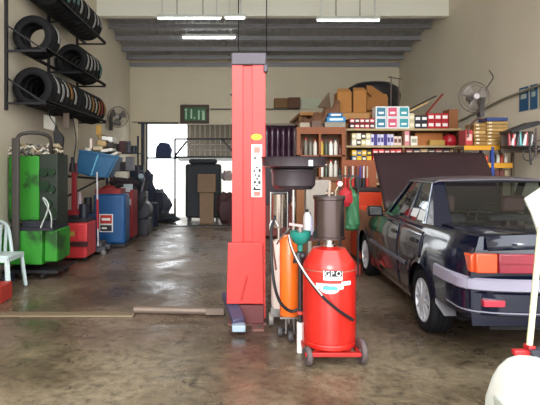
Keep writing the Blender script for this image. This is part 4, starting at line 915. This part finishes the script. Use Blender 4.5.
# posters on the wall
for i, (d0, d1, col, lab) in enumerate(((8.46, 8.2, '1f5078', 'blue poster strip farthest from the camera on the cream wall'), (8.15, 7.95, '2a5c80', 'second blue poster strip on the cream wall'), (7.9, 7.6, 'a89a60', 'tan poster strip next to the blue ones on the cream wall'))):
    t = thing('poster', (XR-.01, (d0+d1)/2, 2.4), lab, 'poster')
    za, zb_ = Z(110, 8.2), Z(86, 8.2)
    p0 = build(MB().box(XR-.012, XR-.004, d1, d0, za+i*-.0, zb_), 'sheet', C(col, .6), t)
    if i < 2: build(MB().box(XR-.015, XR-.011, d1+.05, d0-.05, za+.2, za+.28).box(XR-.015, XR-.011, d1+.08, d0-.03, zb_-.09, zb_-.03), 'printed_strip', C('a8b8b0', .6), t)

# ------------------------------------------------------------------ car
car = thing('car', (0, 0, 0), 'dark navy four-door saloon with its bonnet raised and a lilac-grey bumper strip', 'car')
paint = M('navy_paint', '0a1128', .2, .2, var=.1, scale=2, coat=.8)
trimm = M('lilac_trim', '8e8a9c', .35, var=.05)
rub = M('car_black_trim', '0e0e12', .35, var=.1)
WB = 2.38; AR = .335; AZ = .29
ZR = [.20, .30, .42, .54, .64, .74, .84, .91, .955]
XW = [.775, .80, .815, .82, .825, .82, .805, .785, .755]
def taper(y):
    if y < -.55: u = (-.55-y)/.45; return 1-.10*u*u
    if y > 2.7: u = (y-2.7)/.5; return 1-.10*u*u
    return 1
def arch(y):
    z = 0
    for c in (0, WB):
        if abs(y-c) < AR: z = max(z, AZ+math.sqrt(AR*AR-(y-c)**2))
    return z
def sx(z, y=0):
    if z <= ZR[0]: x = XW[0]
    elif z >= ZR[-1]: x = XW[-1]
    else:
        for i in range(len(ZR)-1):
            if ZR[i] <= z <= ZR[i+1]:
                x = XW[i]+(XW[i+1]-XW[i])*(z-ZR[i])/(ZR[i+1]-ZR[i]); break
    fl = 0
    for c in (0, WB):
        d = math.hypot(y-c, z-AZ)
        if d < AR+.06: fl = max(fl, .018*(1-(max(0, d-AR))/.06))
    return x*taper(y)+fl
def topz(y):
    if y < .1: return 1.0-.02*max(0, (y+.9))/.9
    if y < 1.5: return .97
    return .95-.13*(y-1.5)/1.6
ys = sorted(set([round(-.93+.04*i, 3) for i in range(103)]+[round(c+s*AR*k, 3) for c in (0, WB) for s in (-1, 1) for k in (.9, .97, 1, 1.01)]))
ys = [y for y in ys if y <= 3.15]
m = MB()
for s in (-1, 1):
    rows = []
    for y in ys:
        za = max(arch(y), .40 if y < -.33 else 0); k = (topz(y)-.955)
        row = []
        for z in ZR:
            zz = max(z, za) if z < ZR[-1] else z
            zz2 = zz if zz < .9 else zz+k*max(0, (zz-.88))/.075*.8
            row.append((s*sx(zz, y), y, zz2))
        rows.append(row)
    m.grid(rows)
def deck(y0, y1, hw):
    rr = []
    for y in [v for v in ys if y0 <= v <= y1]:
        e = .755*taper(y); zt = topz(y); k = .955+(zt-.955)*.8
        rr.append([(-e, y, k), (-e*.93, y, zt-.005), (-e*.6, y, zt+.012), (0, y, zt+.02), (e*.6, y, zt+.012), (e*.93, y, zt-.005), (e, y, k)])
    return rr
m.grid(deck(-1, .06, 0)); m.grid(deck(1.42, 1.56, 0))
# front wings strips beside bay
for s in (-1, 1):
    rr = []
    for y in [v for v in ys if v >= 1.54]:
        e = .755*taper(y); zt = topz(y); k = .955+(zt-.955)*.8
        rr.append([(s*e, y, k), (s*e*.93, y, zt-.005), (s*e*.84, y, zt), (s*e*.84, y, .5)])
    m.grid(rr)
# rear face
yr = ys[0]; tp = taper(yr)
rear = []
for z, dy in ((.34, .02), (.45, 0), (.72, -.02), (.88, -.035), (.93, -.02), (.955+.036, 0)):
    e = sx(min(z, .955), yr)
    rear.append([(e*u, yr+dy*(1-u*u*.8), z+(.024*(1-u*u) if z > .95 else 0)) for u in (-1, -.85, -.5, 0, .5, .85, 1)])
m.grid(rear)
yf = ys[-1]
m.grid([[(sx(.3, yf)*u, yf+.04*(1-u*u), z) for u in (-1, -.6, 0, .6, 1)] for z in (.2, .5, .75, .82)])
build(m, 'body_shell', paint, car)
# underbody, bay, wells
build(MB().box(-.6, .6, -.3, 3.1, .19, .24).box(-.6, .6, -.88, -.3, .3, .36).box(-.62, .62, 1.5, 1.56, .24, .9), 'underbody', M('underbody_black', '0b0b0d', .9), car)
build(MB().box(-.35, .35, 1.9, 2.7, .3, .74).box(-.6, -.4, 1.7, 2.0, .3, .7).cyl((-.1, 2.3, .74), (-.1, 2.3, .82), .16), 'engine', C('3a3a40', .5), car, bevel=.02)
for c in (0, WB):
    for s in (-1, 1):
        m = MB(); n_ = 14; rows = []
        for xx in (.56, .79):
            rows.append([(s*xx, c-(AR-.004)*math.cos(math.pi*k/n_), AZ+(AR-.004)*math.sin(math.pi*k/n_)) for k in range(n_+1)])
        m.grid(rows); m.poly([(s*.56, c-(AR-.004)*math.cos(math.pi*k/n_), AZ+(AR-.004)*math.sin(math.pi*k/n_)) for k in range(n_+1)])
        build(m, 'wheel_well', M('underbody_black'), car)
# doors (raised skins)
def skin(y0, y1, z0, z1, s, off, cut=True, n=14, nz=9, slant=0):
    m = MB(); rows = []
    for j in range(nz+1):
        z = z0+(z1-z0)*j/nz; row = []
        for i in range(n+1):
            y = y0+(y1-y0)*i/n; yy = y
            zz = max(z, arch_c(y)) if cut else z
            row.append((s*(sx(zz, yy)+off), yy, zz))
        rows.append(row)
    m.grid(rows); return m
def arch_c(y):
    r = AR+.045
    return AZ+math.sqrt(r*r-y*y) if abs(y) < r else 0
for s in (-1, 1):
    d1 = build(skin(.70, 1.60, .26, .945, s, .009), 'front_door', paint, car, solid=.006)
    d2 = build(skin(-.02, .68, .26, .945, s, .009), 'rear_door', paint, car, solid=.006)
    for d_, yy in ((d1, .80), (d2, .12)):
        build(MB().box(s*(sx(.8)+.008), s*(sx(.8)+.03), yy-.02, yy+.13, .79, .825), 'handle', rub, d_, bevel=.005)
    # side strip
    for (a, b_, mat_, z_, h_, nm_) in ((-.40, -.93, trimm, .60, .10, 'rear_side_strip'), (.40, 1.98, C('5c5c6c', .35), .52, .045, 'side_moulding')):
        m = MB(); rows = [[], [], [], []]
        for i in range(13):
            y = a+(b_-a)*i/12
            xo = sx(z_, y)+.022
            for r_, (dx, dz) in enumerate(((-.02, 0), (0, .008), (0, h_-.008), (-.02, h_))): rows[r_].append((s*(xo+dx), y, z_+dz))
        m.grid(rows); build(m, nm_, mat_, car)
    build(MB().cyl((s*.815, 1.33, .93), (s*.9, 1.36, .96), .02).box(s*.83, s*1.0, 1.3, 1.40, .92, 1.04), 'door_mirror', rub, car, bevel=.02)
    # mud flap
    build(MB().prism([(s*.68, -.33, .44), (s*.81, -.34, .44), (s*.82, -.38, .36), (s*.77, -.44, .27), (s*.67, -.44, .27)], (0, -.008, 0)), 'mud_flap', C('77767c', .5), car)
# bumper
def bump(z0, z1, out, mat_, name, half=.83, n=24):
    m = MB(); rows = []
    pts = []
    for i in range(n+1):
        u = -1+2*i/n
        ang = u*math.pi/2
        xx = half*math.copysign(abs(math.sin(ang))**.55, ang) if u else 0
        yy = -.62-(.36+out)*abs(math.cos(ang))**.35 if abs(u) < 1 else -.62
        pts.append((xx, yy))
    for z, d in ((z0, -.03), (z0+.015, 0), (z1-.015, 0), (z1, -.03)):
        rows.append([(x*(1+d*.6), y-d, z) for x, y in pts])
    m.grid(rows); return build(m, name, mat_, car)
bm_ = bump(.42, .60, .03, paint, 'rear_bumper', .815)
bump(.60, .695, .05, trimm, 'bumper_strip', .835)
bump(.445, .465, .042, C('7c7c88', .3), 'bumper_lip', .822)
for s in (-1, 1): build(MB().box(s*.55, s*.70, -1.01, -.96, .50, .545), 'reflector', C('a83040', .25), bm_, bevel=.004)
# tail lights
amber = M('amber_lens', 'c8481a', .25, var=.1, scale=40, coat=.6); redl = M('red_lens', '86142e', .2, var=.1, scale=40, coat=.6)
for s in (-1, 1):
    tl_ = build(MB().prism([(s*.60, -.965, .735), (s*.735, -.94, .735), (s*.765, -.86, .735), (s*.75, -.86, .875), (s*.72, -.94, .875), (s*.60, -.965, .875)], (0, .0, 0)) if False else MB().box(s*.59, s*.745, -.985, -.90, .735, .875).box(s*.70, s*.77, -.95, -.78, .735, .865), 'indicator_lamp', amber, car, bevel=.01)
    build(MB().box(s*.28, s*.585, -.99, -.90, .735, .875), 'tail_lamp', redl, car, bevel=.008)
    build(MB().box(s*.285, s*.58, -.994, -.985, .80, .808), 'lamp_rib', C('7a1020', .2), car)
build(MB().box(-.275, .275, -.985, -.9, .735, .875), 'plate_panel', C('1a1c26', .3), car)
tr_ = build(MB().grid([[(x_, y_, z_+.024*(1-(x_/.75)**2)+.006) for x_ in (-.66, -.33, 0, .33, .66)] for y_, z_ in ((-.03, .983), (-.4, .987), (-.85, .993), (-.945, .985), (-.965, .93), (-.985, .885))]), 'boot_lid', paint, car, solid=.006)
# greenhouse
def gx_(z): return .745-(z-.95)/.40*.13
zr_ = 1.345
for s in (-1, 1):
    def Q(y, z, o=0): return (s*(gx_(z)+o), y, z)
    m = MB()
    def strip(a, b_, c, d): m.prism([Q(*a), Q(*b_), Q(*c), Q(*d)], (-s*.035, 0, 0))
    strip((1.52, .95), (1.40, .95), (.93, zr_), (1.0, zr_))
    strip((.695, .95), (.635, .95), (.575, zr_), (.625, zr_))
    strip((.13, .95), (-.12, .95), (.26, zr_), (.28, zr_))
    strip((1.0, zr_), (.24, zr_), (.26, zr_+.025), (.98, zr_+.025))
    strip((1.5, .93), (-.12, .93), (-.12, .965), (1.5, .965))
    m.prism([Q(.08, .955), Q(-.12, .955), (s*.57, -.09, 1.0), (s*.49, .27, zr_+.01), Q(.26, zr_), Q(.30, zr_)], (-s*.01, .02, 0))
    build(m, 'window_pillars', paint, car, smooth=False)
    mm = MB(); mm.tube([Q(1.4, .965, .004), Q(.93, zr_, .004), Q(.26, zr_, .004), Q(.1, .965, .004)], .007, sub=1)
    build(mm, 'window_chrome', C('9aa0ac', .25, metal=.8), car)
glass = bpy.data.materials.new('tinted_glass'); glass.use_nodes = True
nt = glass.node_tree; n = nt.nodes; L = nt.links
for x_ in list(n):
    if x_.type != 'OUTPUT_MATERIAL': n.remove(x_)
tr = n.new('ShaderNodeBsdfTransparent'); tr.inputs[0].default_value = (.62, .68, .68, 1)
gl = n.new('ShaderNodeBsdfGlossy'); gl.inputs['Roughness'].default_value = .03; gl.inputs[0].default_value = (.9, .95, 1, 1)
lw = n.new('ShaderNodeLayerWeight'); lw.inputs[0].default_value = .5
pw = n.new('ShaderNodeMath'); pw.operation = 'POWER'; L.new(lw.outputs['Facing'], pw.inputs[0]); pw.inputs[1].default_value = 3.5
fr = n.new('ShaderNodeMath'); fr.operation = 'MULTIPLY_ADD'; L.new(pw.outputs[0], fr.inputs[0]); fr.inputs[1].default_value = .8; fr.inputs[2].default_value = .07
mxs = n.new('ShaderNodeMixShader'); L.new(fr.outputs[0], mxs.inputs[0]); L.new(tr.outputs[0], mxs.inputs[1]); L.new(gl.outputs[0], mxs.inputs[2]); L.new(mxs.outputs[0], n['Material Output'].inputs[0])
for s in (-1, 1):
    def Q(y, z, o=-.012): return (s*(gx_(z)+o), y, z)
    build(MB().poly([Q(1.41, .96), Q(.69, .96), Q(.62, zr_), Q(.93, zr_)]), 'front_side_window', glass, car)
    w2 = build(MB().poly([Q(.64, .96), Q(.12, .96), Q(.27, zr_), Q(.58, zr_)]), 'rear_side_window', glass, car)
build(MB().poly([(-.57, -.075, .99), (.57, -.075, .99), (.49, .285, zr_+.012), (-.49, .285, zr_+.012)]), 'rear_window', glass, car)
build(MB().tube([(-.58, -.08, .99), (-.495, .28, zr_+.015), (.495, .28, zr_+.015), (.58, -.08, .99), (-.58, -.08, .99)], .012, sub=1), 'rear_window_seal', rub, car)
build(MB().poly([(-.68, 1.5, .97), (.68, 1.5, .97), (.58, .97, zr_+.015), (-.58, .97, zr_+.015)]), 'windscreen', glass, car)
rows = []
for y in (.24, .3, .45, .65, .85, .97, 1.02):
    e = .625; zc_ = zr_+.022+(.022 if .3 < y < .9 else (.012 if y in (.3, .97) else 0))
    rows.append([(-e, y, zr_+.01), (-e*.9, y, zr_+.028), (-e*.5, y, zc_+.012), (0, y, zc_+.018), (e*.5, y, zc_+.012), (e*.9, y, zr_+.028), (e, y, zr_+.01)])
build(MB().grid(rows), 'roof', M('roof_sheen_colour', '4a4650', .35, .1, var=.1, coat=.4), car, solid=.015)  # paler than the navy body: the roof's reflection is put into its colour
# interior
inte = C('2a2830', .8)
build(MB().box(-.55, .55, -.05, .2, .9, .955), 'parcel_shelf', C('4a4a5c', .8), car)
for xx in (-.36, .36):
    st_ = build(MB().box(xx-.24, xx+.24, .75, 1.2, .35, .5).box(xx-.23, xx+.23, .68, .8, .45, 1.0, rx=.15), 'front_seat', inte, car, bevel=.03)
    build(MB().box(xx-.12, xx+.12, .66, .74, 1.03, 1.2), 'headrest', C('5a3c3c', .8), st_, bevel=.03)
build(MB().box(-.6, .6, .28, .65, .35, .48).box(-.6, .6, .18, .32, .45, .95, rx=.15), 'rear_seat', inte, car, bevel=.03)
build(MB().box(-.62, .62, 1.25, 1.5, .6, .92), 'dashboard', C('1c1c20', .7), car, bevel=.03)
build(MB().tube([(.36+.17*math.cos(a_*.5236), 1.15+.05*math.sin(a_*.5236), .9+.17*math.sin(a_*.5236)) for a_ in range(13)], .014), 'steering_wheel', rub, car)
# parcel shelf item & seen stickers on side glass
build(MB().prism([(-(gx_(1.0)+.0), .60, 1.0), (-(gx_(1.0)), .42, 1.0), (-(gx_(1.08)), .40, 1.08), (-(gx_(1.08)), .58, 1.08)], (.003, 0, 0)).prism([(-(gx_(1.0)+.0), .38, .985), (-(gx_(1.0)), .19, .985), (-(gx_(1.08)), .20, 1.075), (-(gx_(1.08)), .36, 1.085)], (.003, 0, 0)), 'window_sticker', C('e6ecee', .6), car)
# bonnet raised
rows = []
ang = math.radians(49)
for u in (0, .15, .3, .6, .85, .93):
    y = 1.54+u*math.cos(ang); z = .965+u*math.sin(ang)
    cr = .02*(1 if 0 < u < .93 else .5)
    rows.append([(xx, y-cr*(1-(xx/.8)**2), z+cr*(1-(xx/.8)**2)) for xx in (-.75, -.7, -.3, 0, .3, .65, .70)])
hd = build(MB().grid(rows), 'bonnet', M('bonnet_paint', '2a1a1e', .5, 0, var=.3, coat=0, scale=3, spec=.3), car, solid=.03)
build(MB().cyl((.6, 2.4, .78), (.6, 2.0, 1.5), .008, n=8), 'prop_rod', steel, car)
# wheels
def wheel(y, s):
    r, w_ = .285, .17
    o = build(MB().lathe([(.192, -.07), (.2, -.082), (.235, -.088), (.265, -.083), (.278, -.07), (.285, -.045), (.278, -.04), (.278, -.034), (.285, -.03), (.285, -.005), (.278, -.003), (.278, .003), (.285, .005), (.285, .03), (.278, .034), (.278, .04), (.285, .045), (.278, .07), (.265, .083), (.235, .088), (.2, .084), (.192, .07)], (0, 0, 0), 'X', 40, closed=True), 'tyre', tyrem, car, org=(0, 0, 0))
    o.scale = (1.15, 1, 1); o.location = Vector((s*.71, y, r)); WP[o.name] = o.location.copy()
    m = MB().lathe([(.192, -.07), (.196, .084), (.180, .084), (.172, .03), (.172, -.07)], (0, 0, 0), 'X', 36, closed=True)
    alloy = M('alloy_silver', 'd4d4da', .35, .5, var=.1)
    m.cyl((.0, 0, 0), (.084, 0, 0), .045)
    for k in range(10):
        a_ = 2*math.pi*k/10
        m.bar((.074, .04*math.cos(a_), .04*math.sin(a_)), (.072, .178*math.cos(a_), .178*math.sin(a_)), .02, .024)
    rm = build(m, 'alloy_rim', alloy, None, org=(0, 0, 0)); rm.parent = o; rm.location = (0, 0, 0)
    if s < 0: rm.rotation_euler = (0, 0, math.pi)
    dk = build(MB().cyl((-.02, 0, 0), (.0, 0, 0), .168), 'gap_shade_disc', C('08080a', .9), None, org=(0, 0, 0)); dk.parent = o; dk.location = (0, 0, 0)  # flat black disc, painted as the shade in the gaps between spokes
    if s < 0: dk.rotation_euler = (0, 0, math.pi)
for y in (0, WB):
    for s in (-1, 1): wheel(y, s)
car.location = (2.49, 4.55, 0); car.rotation_euler = (0, 0, -.035)

# ------------------------------------------------------------------ white machine close by
D = 2.75
t = thing('wheel_balancer', (1.7, 2.5, 0), 'white rounded machine housing with a red clamp and tall cream pole behind the car', 'machine')
wm_ = M('machine_white', 'dde4dc', .35, var=.04, coat=.3)
prof = [(483, 405), (483.5, 395), (487, 385), (491, 374), (497, 364), (506, 356), (516, 352.5), (530, 353), (560, 362), (590, 380)]
rows = []
for j, (dy, sc_, dz) in enumerate(((0, .97, -.02), (-.04, 1, 0), (-.2, 1, 0), (-.38, .97, -.02), (-.47, .9, -.06), (-.5, .78, -.14))):
    c0 = P(545, 430, D); row = []
    q_ = [P(px, py, D) for px, py in prof]
    q_ = [Vector((q_[0].x, D, .12))]+q_+[Vector((q_[-1].x, D, .12))]
    for p in q_:
        zz = p.z if p.z < .13 else c0.z+(p.z-c0.z)*sc_
        row.append((c0.x+(p.x-c0.x)*sc_, D+dy, zz))
    rows.append(row)
m = MB().grid(rows); m.poly(rows[-1]); m.poly(rows[0])
build(m, 'housing', wm_, t)
build(MB().box(rows[0][0][0]+.1, rows[0][-1][0]-.1, D-.4, D-.05, 0, .14), 'plinth', dsteel, t)
build(MB().box(X(483.5, D), X(486, D)+.02, D-.25, D-.1, Z(401, D), Z(386, D)), 'side_lug', C('b8c0b8', .4), t, bevel=.01)
build(MB().box(X(513, D), X(534, D), D-.02, D+.02, Z(355, D), Z(349.5, D)).box(X(526, D), X(533, D), D-.03, D+.03, Z(352, D), Z(344.5, D)), 'clamp', C('b02428', .4), t, bevel=.006)
build(MB().prism([P(531, 351, D-.05), P(548, 349, D-.05), P(552, 360, D-.05), P(534, 358, D-.05)], (0, .05, 0)), 'tray', C('2a2c38', .5), t)
build(MB().cyl(P(529, 350, D), P(548, 150, D), .016, n=14), 'pole', C('d8d8b4', .45), t)
build(MB().prism([P(526, 199, D), P(545, 186, D), P(575, 178, D), P(585, 260, D), P(552, 268, D), P(541, 238, D), P(533, 214, D)], (0, .03, 0)), 'guard_panel', wm_, t, bevel=.008)

# ------------------------------------------------------------------ light
w = bpy.data.worlds.new('daylight'); S.world = w; w.use_nodes = True
n = w.node_tree.nodes; L = w.node_tree.links; bg = n['Background']
sky = n.new('ShaderNodeTexSky'); sky.sky_type = 'HOSEK_WILKIE'; sky.turbidity = 8; sky.ground_albedo = .4
sky.sun_direction = (0.2, -.6, .75)
mixc = n.new('ShaderNodeMix'); mixc.data_type = 'RGBA'; mixc.inputs[0].default_value = .12
mixc.inputs[6].default_value = (.95, .98, 1.0, 1)
L.new(sky.outputs[0], mixc.inputs[7]); L.new(mixc.outputs[2], bg.inputs[0]); bg.inputs[1].default_value = 4.2
sun = bpy.data.lights.new('sun', 'SUN'); sun.energy = 2.0; sun.angle = math.radians(25); sun.color = (1, .97, .92)
so = bpy.data.objects.new('sun', sun); COL.objects.link(so); so.rotation_euler = (math.radians(68), 0, math.radians(-8))

cam = bpy.data.cameras.new('camera'); co = bpy.data.objects.new('camera', cam); COL.objects.link(co)
co.location = (0, 0, CH); co.rotation_euler = (math.pi/2, 0, 0)
cam.lens = F/540*36; cam.sensor_width = 36; cam.shift_x = (270-CX)/540; cam.shift_y = -(202.5-HY)/540; cam.clip_start = .05; cam.clip_end = 200
S.camera = co
vs = S.view_settings; vs.view_transform = 'Standard'; vs.look = 'None'; vs.gamma = 1; vs.exposure = 0.24
S.cycles.use_denoising = True; S.cycles.max_bounces = 10; S.cycles.diffuse_bounces = 6
